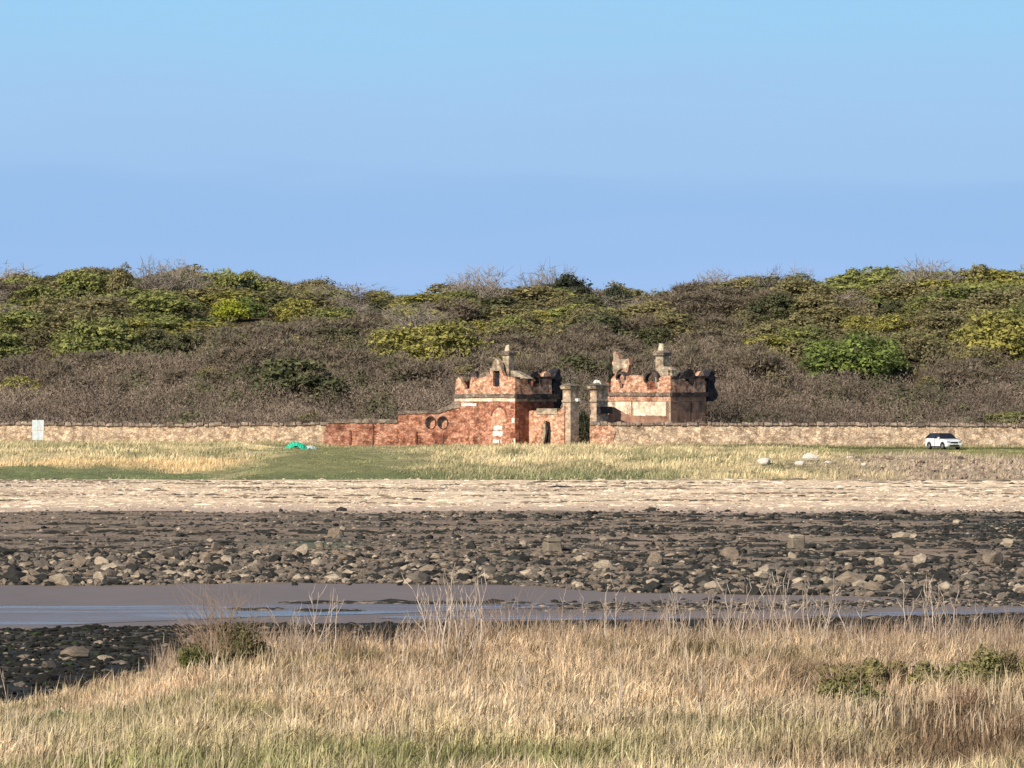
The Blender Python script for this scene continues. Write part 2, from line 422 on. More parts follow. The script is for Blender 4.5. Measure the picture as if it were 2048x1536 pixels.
# water lying on the silt
def water_mat():
    """thin silty film of water: rippled bright streaks over wet silt"""
    m, t, b = new_mat('shallow_water')
    b.inputs['Roughness'].default_value = 0.55
    b.inputs['Specular IOR Level'].default_value = 0.3
    n = noise_node(t, 0.55, 4, (0.10, 0.55, 1), 0.6)
    r = ramp_node(t, n.outputs['Fac'], [(0.35, (0.17, 0.135, 0.135)), (0.65, (0.20, 0.165, 0.17))])
    t.links.new(r.outputs[0], b.inputs['Base Color'])
    g = N(t, 'ShaderNodeBsdfGlossy'); g.inputs['Roughness'].default_value = 0.16
    g.inputs['Color'].default_value = (0.88, 0.74, 0.72, 1)
    n2 = noise_node(t, 2.2, 6, (0.3, 1, 1), 0.7)
    bp_ = N(t, 'ShaderNodeBump'); bp_.inputs['Strength'].default_value = 0.5; bp_.inputs['Distance'].default_value = 0.12
    t.links.new(n2.outputs['Fac'], bp_.inputs['Height']); t.links.new(bp_.outputs[0], g.inputs['Normal']); t.links.new(bp_.outputs[0], b.inputs['Normal'])
    f = ramp_node(t, n.outputs['Fac'], [(0.42, (0.12,) * 3), (0.52, (0.34,) * 3), (0.57, (1.0,) * 3)])
    ms = N(t, 'ShaderNodeMixShader'); t.links.new(f.outputs[0], ms.inputs[0])
    t.links.new(b.outputs[0], ms.inputs[1]); t.links.new(g.outputs[0], ms.inputs[2])
    t.links.new(ms.outputs[0], t.nodes['Material Output'].inputs['Surface'])
    return m
M['water'] = water_mat()
def water(name, row):
    """sheet between two wandering shore lines (given in photo columns at the silt's distance)"""
    xs = np.linspace(0, 1, 160)
    pxs = row[0][0] + (row[-1][0] - row[0][0]) * xs
    d0 = np.interp(pxs, [r[0] for r in row], [r[1] for r in row]); d1 = np.interp(pxs, [r[0] for r in row], [r[2] for r in row])
    x = (pxs - 1024) / F * (d0 + d1) / 2
    env = np.clip((d1 - d0) / 4, 0, 1)
    d0 = d0 + (fbm(x, x * 0, 2.5, 81, 4) - 0.5) * 2.4 * env; d1 = d1 + (fbm(x, x * 0 + 4, 2.5, 83, 4) - 0.5) * 2.4 * env
    V = []; T = []
    for i in range(160):
        V += [(x[i], d0[i], 0.016), (x[i], d1[i], 0.016)]
        if i: T.append((2 * i - 2, 2 * i, 2 * i + 1, 2 * i - 1))
    tag(link(name, tri_mesh(name, np.array(V), T), M['water']), kind='structure')
water('water', [(-900, 166, 188), (-200, 168, 188), (0, 169, 188), (300, 174, 189), (560, 178, 190), (760, 181, 190), (880, 183, 189), (1100, 186.5, 188)])
water('water', [(760, 177, 178), (900, 175.5, 180), (1100, 176, 180), (1300, 176.5, 179), (1480, 177, 177.6)])
water('water', [(1600, 178.5, 179), (1750, 178.5, 181.5), (1950, 181, 184), (2150, 183, 187), (2700, 184, 188)])
water('water', [(880, 189.5, 190.0), (960, 189, 191.2), (1080, 189, 191), (1180, 189.5, 190)])

# ------------------------------------------------------------------ geometry kits (numpy)
def ico():
    bm = bmesh.new(); bmesh.ops.create_icosphere(bm, subdivisions=2, radius=1.0)
    V = np.array([v.co[:] for v in bm.verts]); T = np.array([[v.index for v in f.verts] for f in bm.faces]); bm.free()
    return V, T
ICO2 = ico()
bm = bmesh.new(); bmesh.ops.create_icosphere(bm, subdivisions=1, radius=1.0)
ICO1 = (np.array([v.co[:] for v in bm.verts]), np.array([[v.index for v in f.verts] for f in bm.faces])); bm.free()

def rock_verts(V, rng, lump=0.28, cuts=7):
    """chop a sphere with random planes so it reads as broken stone"""
    V = V.copy()
    for _ in range(cuts):
        n = rng.normal(size=3); n /= np.linalg.norm(n)
        d = rng.uniform(0.45, 0.85)
        s = V @ n
        V = V - np.outer(np.maximum(s - d, 0), n)
    return V * (1 + (rng.random((len(V), 1)) - 0.5) * lump * 0.3)
ROCKS = [rock_verts(ICO2[0], RNG) for _ in range(10)]
SMALL = [rock_verts(ICO1[0], RNG, 0.5, 5) for _ in range(12)]

def scatter_rocks(name, x, y, size, flat, col, label, cat='rocks', sink=0.25, mat=None, ledge=0, kinds=SMALL, T0=ICO1[1], zoff=0.0):
    n = len(x); z = G(x, y)
    ks = RNG.integers(0, len(kinds), n); a = RNG.uniform(0, 6.28, n)
    nv = len(kinds[0])
    K = np.stack(kinds)[ks]                                  # n,nv,3
    sx = size * RNG.uniform(0.8, 1.5, n); sy = size * RNG.uniform(0.6, 1.1, n); sz = size * flat * RNG.uniform(0.7, 1.2, n)
    if ledge: a = RNG.normal(0, 0.16, n); sx = sx * RNG.uniform(0.6, 1.6, n) * ledge
    X = K[:, :, 0] * sx[:, None]; Y = K[:, :, 1] * sy[:, None]; Z = K[:, :, 2] * sz[:, None]
    ca, sa = np.cos(a)[:, None], np.sin(a)[:, None]
    V = np.stack([X * ca - Y * sa + x[:, None], X * sa + Y * ca + y[:, None], Z + z[:, None] + (sz * (1 - 2 * sink))[:, None] * 0.6 + zoff], -1).reshape(-1, 3)
    T = (T0[None] + (np.arange(n) * nv)[:, None, None]).reshape(-1, 3)
    C = np.repeat(col, nv, 0) * RNG.uniform(0.85, 1.15, (n * nv, 1))
    o = link(name, tri_mesh(name, V, T, C), mat or M['rock'])
    tag(o, label, cat, kind='stuff')
    return o

def blades(name, x, y, h, wd, lean, col, label, cat, mat=None, droop=0.25, tipcol=None, zoff=0.0):
    """curved grass blades, each a quad and a tip triangle, all one mesh"""
    n = len(x); z = G(x, y) + zoff - 0.03
    a = RNG.uniform(0, math.pi, n); la = RNG.normal(0.6, 1.2, n)      # blade facing, lean direction
    dx, dy = np.cos(a) * wd / 2, np.sin(a) * wd / 2 * 0.5
    lx, ly = np.cos(la) * lean * h, np.sin(la) * lean * h
    f = RNG.uniform(0.45, 0.65, n)
    V = np.empty((n, 5, 3))
    V[:, 0] = np.stack([x - dx, y - dy, z], 1); V[:, 1] = np.stack([x + dx, y + dy, z], 1)
    mx_, my_ = x + lx * f * 0.6, y + ly * f * 0.6; mz = z + h * f
    V[:, 2] = np.stack([mx_ + dx * 0.9, my_ + dy * 0.9, mz], 1); V[:, 3] = np.stack([mx_ - dx * 0.9, my_ - dy * 0.9, mz], 1)
    V[:, 4] = np.stack([x + lx * (1 + droop), y + ly * (1 + droop), z + h * (1 - droop * lean)], 1)
    b = np.arange(n) * 5
    loops = np.stack([b, b + 1, b + 2, b + 3, b + 3, b + 2, b + 4], 1).ravel()
    starts = np.stack([np.arange(n) * 7, np.arange(n) * 7 + 4], 1).ravel()
    totals = np.tile([4, 3], n)
    C = np.repeat(col, 5, 0).reshape(n, 5, 3)
    if tipcol is not None:
        C[:, 4] = tipcol; C[:, 2] = C[:, 2] * 0.6 + tipcol * 0.4; C[:, 3] = C[:, 2]
    o = link(name, np_mesh(name, V.reshape(-1, 3), loops, starts, totals, C.reshape(-1, 3)), mat or M['straw'])
    tag(o, label, cat, kind='stuff')
    return o

def tri_cards(cent, nrm, size, rng, elong=1.0, up=None):
    """one triangle/leaf per centre facing nrm; returns V (n*3,3)"""
    n = len(cent)
    nrm = nrm / np.maximum(np.linalg.norm(nrm, axis=1, keepdims=True), 1e-6)
    t = rng.normal(size=(n, 3)) if up is None else up
    u = np.cross(nrm, t); u /= np.maximum(np.linalg.norm(u, axis=1, keepdims=True), 1e-6)
    v = np.cross(nrm, u)
    s = size[:, None]
    a = cent + v * s * elong; b = cent - v * s * 0.5 * elong + u * s * 0.7 / elong ** 0.5; c = cent - v * s * 0.5 * elong - u * s * 0.7 / elong ** 0.5
    return np.stack([a, b, c], 1).reshape(-1, 3)

def crown_arrays(rng, R0, H, nclump, nleaf, leaf, base=0.35, tilt=0.6, twig=0.2):
    """leaf clumps spread through a domed crown; outline uneven, gaps between the clumps"""
    u = rng.normal(size=(nclump, 3)); u /= np.linalg.norm(u, axis=1, keepdims=True)
    u[:, 2] = np.abs(u[:, 2]) * 1.1 - 0.12
    rad = rng.uniform(0.45, 1.0, nclump) ** 0.6
    cc = u * rad[:, None] * np.array([R0 * 0.8, R0 * 0.8, H * (1 - base) * 0.78])
    cc[:, 2] += H * base
    cr_ = R0 * rng.uniform(0.22, 0.46, nclump)
    per = nleaf // nclump
    k = np.repeat(np.arange(nclump), per); n = len(k)
    d = rng.normal(size=(n, 3)); d /= np.linalg.norm(d, axis=1, keepdims=True)
    d[:, 2] = np.where(d[:, 2] < -0.3, -d[:, 2], d[:, 2])
    c = cc[k] + d * (cr_[k] * rng.uniform(0.35, 1.0, n) ** 0.5 * np.where(rng.random(n) < 0.12, 1.25, 1))[:, None] * np.array([1, 1, 0.85])
    nr = d + rng.normal(size=(n, 3)) * tilt
    # fine twigs reach past the leaves
    tw = rng.random(n) < twig
    V = tri_cards(c, nr, leaf * rng.uniform(0.5, 1.3, n), rng).reshape(n, 3, 3)
    up = d * 0.8 + rng.normal(size=(n, 3)) * 0.45; up[:, 2] += 0.55; up /= np.linalg.norm(up, axis=1, keepdims=True)
    sd = np.cross(up, rng.normal(size=(n, 3))); sd /= np.linalg.norm(sd, axis=1, keepdims=True)
    L = leaf * rng.uniform(1.3, 2.8, (n, 1)); W = leaf * rng.uniform(0.14, 0.28, (n, 1))
    Vt_ = np.stack([c + up * L, c - up * L * 0.4 + sd * W, c - up * L * 0.4 - sd * W], 1)
    V[tw] = Vt_[tw]
    return V.reshape(-1, 3), k, cc, cr_, tw
def leaf_mesh(name, rng, R0, H, nclump, nleaf, leaf, c0, c1, spread=0.3, base=0.35, twig=0.2):
    V, k, cc, cr_, tw = crown_arrays(rng, R0, H, nclump, nleaf, leaf, base, twig=twig)
    n = len(k); tcl = rng.random(nclump)[k]; t = np.clip(tcl + rng.normal(size=n) * spread, 0, 1)
    C = blend(c0, c1, t) * rng.uniform(0.8, 1.2, (n, 1))
    C[tw] = C[tw] * 0.5 + np.array((0.21, 0.165, 0.115)) * 0.5
    return tri_mesh(name, V, np.arange(n * 3).reshape(-1, 3), np.repeat(C, 3, 0)), cc

def tubes(segs, sides=5):
    """segs: (p0, p1, r0, r1) -> V, quads"""
    V = []; Q = []
    for p0, p1, r0, r1 in segs:
        p0 = Vector(p0); p1 = Vector(p1); d = (p1 - p0)
        if d.length < 1e-5: continue
        d.normalize(); u = d.orthogonal().normalized(); v = d.cross(u)
        b = len(V)
        for p, r in ((p0, r0), (p1, r1)):
            for i in range(sides):
                a = 2 * math.pi * i / sides
                V.append((p + u * math.cos(a) * r + v * math.sin(a) * r)[:])
        for i in range(sides):
            j = (i + 1) % sides
            Q.append((b + i, b + j, b + sides + j, b + sides + i))
        b2 = len(V)
    return np.array(V), np.array(Q)
def branch(segs, p, d, L, r, depth, rng, spread=0.7, up=0.25, kids=3, bend=0.15):
    n = 3; q = Vector(p); dd = Vector(d).normalized()
    for i in range(n):
        dd = (dd + Vector((rng.normal(0, bend), rng.normal(0, bend), rng.normal(0, bend * 0.6) + up * 0.15))).normalized()
        q2 = q + dd * L / n
        r2 = r * (1 - (i + 1) / n * 0.45)
        segs.append((q[:], q2[:], r * (1 - i / n * 0.45), r2))
        q = q2
        if depth > 0 and i > 0:
            for _ in range(kids - 1 if i < n - 1 else kids):
                a = rng.uniform(0, 6.28)
                s = Vector((math.cos(a), math.sin(a), rng.uniform(-0.1, 0.6))) * spread
                branch(segs, q, (dd + s).normalized(), L * rng.uniform(0.5, 0.72), r2 * 0.62, depth - 1, rng, spread, up, kids, bend)

# ------------------------------------------------------------------ prototypes of trees
KIND = {
 'dark':   ((0.06, 0.068, 0.034), (0.12, 0.12, 0.055)),
 'olive':  ((0.125, 0.115, 0.055), (0.235, 0.20, 0.09)),
 'green':  ((0.11, 0.13, 0.045), (0.225, 0.23, 0.068)),
 'yellow': ((0.17, 0.165, 0.045), (0.32, 0.285, 0.075)),
 'bright': ((0.075, 0.105, 0.03), (0.18, 0.225, 0.055)),
 'lime':   ((0.28, 0.31, 0.03), (0.44, 0.45, 0.06)),
 'evergreen': ((0.026, 0.038, 0.024), (0.06, 0.075, 0.04)),
 'brown':  ((0.125, 0.105, 0.075), (0.215, 0.175, 0.125)),
}
KIND = {k_: tuple(tuple(c_ * 1.34 for c_ in q_) for q_ in v_) if k_ not in ('evergreen', 'lime') else v_ for k_, v_ in KIND.items()}
def protos(kind, nvar, R0=3.0, H=6.0, nclump=44, nleaf=4600, leaf=0.21, base=0.14, twig=0.25):
    outp = []
    for v in range(nvar):
        rng = np.random.default_rng(abs(hash(kind)) % 1 + sum(map(ord, kind)) * 10 + v)
        c0, c1 = KIND[kind]
        cm, cc = leaf_mesh('crown', rng, R0, H, nclump, nleaf, leaf, c0, c1, base=base, twig=twig)
        cm.materials.append(M['foliage'])
        segs = [((0, 0, -0.8), (0.1, 0, H * 0.30), R0 * 0.06, R0 * 0.04)]
        for c in cc[:8]:
            segs.append(((0.1, 0, H * 0.22), tuple(c * 0.9), R0 * 0.035, R0 * 0.012))
        Vt, Qt = tubes(segs)
        tm = tri_mesh('trunk', Vt, Qt, None, True); tm.materials.append(M['bark'])
        outp.append((cm, tm))
    return outp
def bare_protos(nvar, c0=(0.20, 0.165, 0.135), c1=(0.36, 0.31, 0.26), H=5.0):
    outp = []
    for v in range(nvar):
        rng = np.random.default_rng(500 + v); segs = []
        for k in range(70):
            u = rng.normal(size=3); u /= np.linalg.norm(u); u[2] = abs(u[2])
            tip = np.array([u[0] * 2.5, u[1] * 2.5, H * 0.42 + u[2] * H * 0.56]) * np.array([1, 1, rng.uniform(0.8, 1)])
            p = np.array([0, 0, H * rng.uniform(0.1, 0.3)]); n_ = 5
            for i in range(1, n_ + 1):
                f = i / n_
                q = np.array([tip[0] * f ** 1.15, tip[1] * f ** 1.15, p[2] * 0 + H * 0.2 + (tip[2] - H * 0.2) * f ** 0.8]) + rng.normal(size=3) * 0.13 * (f < 1)
                segs.append((tuple(p), tuple(q), 0.045 * (1.25 - f), 0.045 * (1.25 - f) * 0.8)); p = q
                if i > 1:
                    for _ in range(3):
                        w_ = q + rng.normal(size=3) * 0.38 + np.array([u[0], u[1], 0.7]) * 0.25
                        segs.append((tuple(q), tuple(w_), 0.022, 0.008))
        Vt, Qt = tubes(segs, 3)
        C = blend(c0, c1, rng.random(len(segs)))
        cm = tri_mesh('crown', Vt, Qt, np.repeat(C, 6, 0)); cm.materials.append(M['twigs'])
        Vt, Qt = tubes([((0, 0, -0.8), (0, 0, H * 0.2), H * 0.03, H * 0.022)], 6)
        tm = tri_mesh('trunk', Vt, Qt, None, True); tm.materials.append(M['bark'])
        outp.append((cm, tm))
    return outp
PR = {k: protos(k, 4 if k in ('olive', 'green', 'dark', 'brown') else 2) for k in KIND}
PR['brown'] = protos('brown', 5, 3.0, 6.0, 40, 4800, 0.24, 0.2, 0.96)
PR['evergreen'] = protos('evergreen', 2, 3.0, 5.5, 46, 4200, 0.24, 0.2)
PR['bare'] = bare_protos(4)
SPECIES_NAME = {'bare': 'bare_tree', 'evergreen': 'evergreen_tree'}
def put_tree(kind, px, row_top, D, width_px, label, group=None, hs=1.0, name=None, sink=0.0):
    """stands on the hill at distance D, crown as wide as width_px and its top at photo row row_top"""
    x = (px - 1024) / F * D
    g = float(G(x, D)) - sink
    top = HC + (YH - row_top) / F * D
    rw = width_px / F * D / 2
    h = max(top - g, 1.5)
    var = PR[kind]
    cm, tm = var[random.randrange(len(var))]
    t = empty(name or SPECIES_NAME.get(kind, 'tree'), (x, D, g), random.uniform(0, 6.28))
    bh = {'bare': 5.0, 'evergreen': 5.5}.get(kind, 6.0); br = 2.7 if kind != 'bare' else 2.6
    t.scale = (rw / br, rw / br, h / bh)
    for nm, m_ in (('crown', cm), ('trunk', tm)):
        o = bpy.data.objects.new(nm, m_); COL.objects.link(o); o.parent = t
    tag(t, label, 'bush' if name and 'bush' in name else 'tree', group)
    return t

# named trees, each told apart in the photo: kind, px, top row, D, width px, label
NT = [
 ('lime', 462, 590, 640, 74, 'small brilliant yellow-green tree glowing left of centre on the wooded slope'),
 ('bright', 1700, 650, 575, 170, 'broad vivid green bush in front of two yellow-green crowns on the right slope'),
 ('bright', 1655, 668, 572, 110, 'left shoulder of vivid green leaves beside the broad vivid green bush'),
 ('bright', 1755, 662, 574, 120, 'right shoulder of vivid green leaves under the rounded yellow-green tree'),
 ('yellow', 1787, 616, 590, 92, 'rounded yellow-green tree standing behind the vivid green bush'),
 ('yellow', 1718, 620, 592, 78, 'smaller narrow yellow-green tree left of the rounded one above the vivid bush'),
 ('yellow', 2010, 600, 585, 190, 'large yellow-green tree cut by the right edge of the picture'),
 ('yellow', 1950, 636, 580, 100, 'lower yellow-green tree at the left foot of the large one by the right edge'),
 ('evergreen', 1142, 541, 702, 96, 'dark evergreen dome standing on the skyline above the ruins'),
 ('evergreen', 1095, 560, 700, 52, 'low dark evergreen spur just left of the skyline dome'),
 ('evergreen', 1232, 562, 700, 56, 'low dark evergreen on the skyline right of the dome'),
 ('bare', 968, 534, 690, 80, 'leafless round-headed tree on the skyline above the left chimney'),
 ('bare', 918, 548, 692, 58, 'smaller leafless tree left of the round-headed bare tree on the skyline'),
 ('bare', 1062, 548, 704, 70, 'pale leafless tree on the skyline just before the evergreen dome'),
 ('bare', 1110, 532, 706, 90, 'wispy pale leafless tree behind the evergreen dome'),
 ('bare', 300, 526, 680, 76, 'grey leafless tree on the skyline right of the tallest left-hand trees'),
 ('bare', 342, 524, 682, 70, 'taller grey leafless tree of the pair on the left skyline'),
 ('bare', 388, 536, 684, 60, 'low grey leafless tree ending the bare pair on the left skyline'),
 ('bare', 1545, 538, 690, 64, 'grey leafless tree on the skyline above the dark green tree'),
 ('bare', 1600, 538, 692, 60, 'pale leafless tree on the skyline left of the pointed green tree'),
 ('bare', 1430, 544, 694, 70, 'grey-green leafless tree on the skyline above the right lodge'),
 ('green', 175, 524, 672, 130, 'big green tree rising highest on the left skyline'),
 ('olive', 240, 514, 676, 66, 'feathery olive tree at the peak of the left skyline'),
 ('green', 1712, 521, 694, 58, 'pointed green tree poking above the right skyline'),
 ('dark', 1550, 572, 640, 110, 'dark green rounded tree below the right skyline bare trees'),
 ('yellow', 960, 634, 600, 60, 'bright yellow-green tree ending the mustard patch above the left lodge'),
 ('yellow', 880, 622, 610, 170, 'mustard-green tree in the middle of the patch above the ruined wall'),
 ('yellow', 800, 638, 608, 150, 'mustard-green tree at the left of the patch above the ruined wall'),
 ('yellow', 590, 586, 660, 90, 'yellowish tree right of the brilliant small tree on the upper slope'),
 ('bright', 500, 588, 655, 70, 'fresh green tree immediately right of the brilliant small tree'),
 ('green', 200, 620, 600, 170, 'wide green tree glowing in the middle of the left slope'),
 ('green', 150, 650, 590, 100, 'smaller green tree at the left foot of the wide green tree'),
 ('dark', 300, 645, 585, 110, 'blackish green tree in the hollow right of the wide green tree'),
 ('dark', 375, 650, 585, 90, 'second blackish green tree filling the hollow on the left slope'),
 ('yellow', 40, 742, 520, 90, 'low yellowish bush near the left edge above the stone wall'),
 ('green', 2010, 812, 480, 110, 'bright green bush leaning over the wall by the right edge'),
 ('dark', 1790, 590, 615, 80, 'dark greyish tree behind the rounded yellow-green tree'),
 ('olive', 1860, 745, 530, 70, 'olive bush in the purple scrub above the white car'),
 ('dark', 590, 694, 545, 200, 'long dull green shrub in a fold of the purple scrub, left of centre'),
 ('dark', 1310, 640, 600, 90, 'dark green tree directly above the right chimney'),
 ('dark', 760, 590, 640, 60, 'dark grey-green tree just under the skyline left of the mustard patch'),
 ('evergreen', 1228, 698, 474.5, 30, 'dark ivy bush growing behind the broken gable of the right lodge'),
 ('evergreen', 1169, 815, 466, 30, 'dark shrub seen through the gateway between the two piers'),
 ('olive', 610, 815, 474, 90, 'low olive bush behind the wall just left of the red brick wall'),
]
def fit_D(px, top, D, wpx):
    if D > 675 or D < 500: return D
    best = None
    for d in np.arange(500, 690, 2.0):
        x = (px - 1024) / F * d; h = max(0.72 * wpx / F * d, 2.6)
        e = abs(YH - F * (float(G(x, d)) + h - HC) / d - top) + 0.02 * abs(d - D)
        if best is None or e < best[0]: best = (e, d)
    return best[1]
NT = [(k, px, top, fit_D(px, top, D, wpx), wpx, lab) for k, px, top, D, wpx, lab in NT]
def hides_named(px, row, D, w):
    for nk, npx, ntop, nD, nw, _l in NT:
        if nk in ('bright', 'lime') and D < nD + 9 and abs(px - npx) < nw * 0.5 + w * 0.45 and row < ntop + nw * 0.60: return True
        if 480 < nD < 690 and D < nD + 7 and abs(px - npx) < nw * 0.38 + w * 0.30 and row < ntop + nw * 0.42: return True
    return False
NT = [(k, px, top - (14 if px < 900 else 10), D, wpx * 1.3, lab) if k == 'bare' else (k, px, top, D, wpx, lab) for k, px, top, D, wpx, lab in NT]
for k, px, top, D, wpx, lab in NT:
    bush = 'bush' in lab or 'shrub' in lab or 'leaves' in lab
    put_tree(k, px, top, D, wpx, lab, name='bush' if bush else None)

# the remaining crowns of the wood, one object each, placed by what grows where in the photo
def wood_kind(px, py, rng):
    n = float(fbm(px, py, 160, 91)); r = rng.random()
    scrub_line = np.interp(px, [0, 350, 560, 750, 1000, 1250, 1500, 1700, 2048], [720, 700, 650, 640, 690, 640, 700, 740, 720])
    if 1330 < px < 1520 and 570 < py < 660: return 'brown' if r < 0.75 else 'olive'
    if py > scrub_line - 25: return 'brown' if r < 0.8 else ('olive' if r < 0.9 else 'dark')
    if px > 1600 and py < 575: return 'green' if r < 0.5 else ('yellow' if r < 0.65 else 'olive')
    if n > 0.58: return 'green' if r < 0.45 else ('olive' if r < 0.8 else 'yellow')
    if n < 0.40: return 'dark' if r < 0.45 else ('brown' if r < 0.7 else 'olive')
    return 'olive' if r < 0.52 else ('green' if r < 0.74 else ('yellow' if r < 0.80 else ('brown' if r < 0.92 else 'dark')))
ADJ = {'bare': 'grey bare-branched', 'olive': 'olive-green', 'green': 'mid-green', 'dark': 'dark green', 'brown': 'purple-brown leafless', 'yellow': 'yellowish green'}
def side_of(px):
    for lim, t_ in ((230, 'above the notice board'), (480, 'left of the tarpaulin'), (700, 'above the tarpaulin'), (900, 'above the round openings'), (1110, 'above the left lodge'), (1230, 'above the gateway'),
                    (1440, 'above the right lodge'), (1640, 'just right of the ruins'), (1830, 'near the vivid green bush'), (1960, 'above the white car')):
        if px < lim: return t_
    return 'by the right edge'
rngw = np.random.default_rng(77)
cnt = 0
for D in np.linspace(520, 705, 15):
    step = 62 if D < 670 else 44
    px = -60 + rngw.uniform(0, step)
    while px < 2110:
        x = (px - 1024) / F * D; g = float(G(x, D))
        hh = rngw.uniform(3.6, 6.0) * (0.9 if D < 620 else 1.0)
        if D > 680: hh = rngw.choice([rngw.uniform(3.8, 5.4), rngw.uniform(5.4, 7.4)])
        top = YH - F * (g + hh - HC) / D
        kind = wood_kind(px, top + 10, rngw)
        if D > 680 and kind == 'brown' and rngw.random() < 0.7: kind = 'olive' if rngw.random() < 0.6 else 'green'
        if D > 590 and rngw.random() < 0.13: kind = 'bare'
        wpx = rngw.uniform(75, 150) if D < 600 else rngw.uniform(95, 200)
        if hides_named(px, top, D, wpx):
            px += step * 0.5; continue
        zone = 'on the skyline' if D > 680 else ('high on the slope' if D > 625 else 'midway up the slope')
        side = side_of(px)
        lab = '%s tree %s %s' % (ADJ[kind], zone, side)
        put_tree(kind, px, top, D + rngw.uniform(-4, 4), wpx, lab, lab.replace(' tree ', ' trees '))
        cnt += 1
        px += step * rngw.uniform(0.75, 1.35) * (1.55 if D < 640 else 1.12)
print('wood trees', cnt)

# scrub that nobody could count: twiggy purple-brown thicket, and leafy undergrowth
def scrub(name, n, D0, D1, pick, c0, c1, label, tw=0.04, ln=0.27, per=170, rad=(1.1, 2.2), hgt=(1.3, 2.6), leafy=False, rng=np.random.default_rng(5)):
    Vs = []; Cs = []
    D = rng.uniform(D0, D1, n); px = rng.uniform(-120, 2170, n)
    x = (px - 1024) / F * D; g = G(x, D); py = YH - F * (g + 1.8 - HC) / D
    keep = pick(px, py, D, rng.random(n)); x, D, g, px, py = x[keep], D[keep], g[keep], px[keep], py[keep]
    ok_ = np.array([not hides_named(a_, b_ - 12, c_, 50) for a_, b_, c_ in zip(px, py, D)]); x, D, g, px, py = x[ok_], D[ok_], g[ok_], px[ok_], py[ok_]
    n = len(x)
    rr = rng.uniform(*rad, n); hh = rng.uniform(*hgt, n) * (0.55 + 1.1 * fbm(x + 0.5 * D, D, 14, 93))
    k = np.repeat(np.arange(n), per); m = len(k)
    d = rng.normal(size=(m, 3)); d /= np.linalg.norm(d, axis=1, keepdims=True)
    d[:, 2] = np.abs(d[:, 2]); d[:, 1] = -np.abs(d[:, 1]) * np.where(rng.random(m) < 0.85, 1, -1)
    s = rng.uniform(0.75, 1.1, m)
    c = np.stack([x[k] + d[:, 0] * rr[k] * s, D[k] + d[:, 1] * rr[k] * s, g[k] + d[:, 2] * hh[k] * s], 1)
    if leafy:
        V = tri_cards(c, d + rng.normal(size=(m, 3)) * 0.5, rng.uniform(0.14, 0.3, m), rng)
    else:
        up = d * 0.7 + rng.normal(size=(m, 3)) * 0.75; up[:, 2] += 0.3
        up /= np.linalg.norm(up, axis=1, keepdims=True)
        nr = np.cross(up, rng.normal(size=(m, 3))); nr[:, 1] -= 0.6
        side = np.cross(nr, up); side /= np.linalg.norm(side, axis=1, keepdims=True)
        L = rng.uniform(0.6, 1.4, m)[:, None] * ln; W = rng.uniform(0.7, 1.4, m)[:, None] * tw
        V = np.stack([c + up * L, c - up * L * 0.5 + side * W, c - up * L * 0.5 - side * W], 1).reshape(-1, 3)
    t = np.clip(fbm(x + 0.5 * D, D, 12, 95)[k] * 1.6 - 0.4 + rng.normal(size=m) * 0.2, 0, 1)
    C = blend(c0, c1, t) * rng.uniform(0.75, 1.25, (m, 1)) * rng.uniform(0.85, 1.15, n)[k][:, None]
    o = link(name, tri_mesh(name, V, np.arange(m * 3).reshape(-1, 3), np.repeat(C, 3, 0)), M['foliage' if leafy else 'twigs'])
    tag(o, label, 'scrub', kind='stuff')
def scrub_top(px): return np.interp(px, [0, 350, 560, 750, 1000, 1250, 1500, 1700, 2048], [700, 690, 640, 640, 670, 630, 690, 730, 700])
scrub('thicket', 4200, 466, 600, lambda px, py, D, r: (py > scrub_top(px) + 14 + 40 * (fbm(px, py, 90, 199) - 0.5)) & ((D < 560) | (r < 0.6)), (0.125, 0.10, 0.077), (0.30, 0.23, 0.175),
      'purple-brown leafless thorn thicket covering the lower slope behind the wall', per=270, hgt=(1.4, 3.0), rad=(1.3, 2.6))
scrub('green_undergrowth', 520, 470, 580, lambda px, py, D, r: (fbm(px, py, 110, 197) > 0.56), (0.075, 0.08, 0.04), (0.16, 0.15, 0.075),
      'dull green leafy shrubs mixed into the purple thicket behind the wall', per=260, leafy=True, rad=(1.5, 3.0), hgt=(1.6, 3.2), rng=np.random.default_rng(8))
scrub('undergrowth', 3000, 500, 706, lambda px, py, D, r: (py < scrub_top(px) + 40), (0.13, 0.115, 0.06), (0.25, 0.21, 0.11),
      'olive leafy undergrowth filling gaps on the wooded slope', per=190, leafy=True, rad=(1.4, 2.6), hgt=(1.2, 2.4))

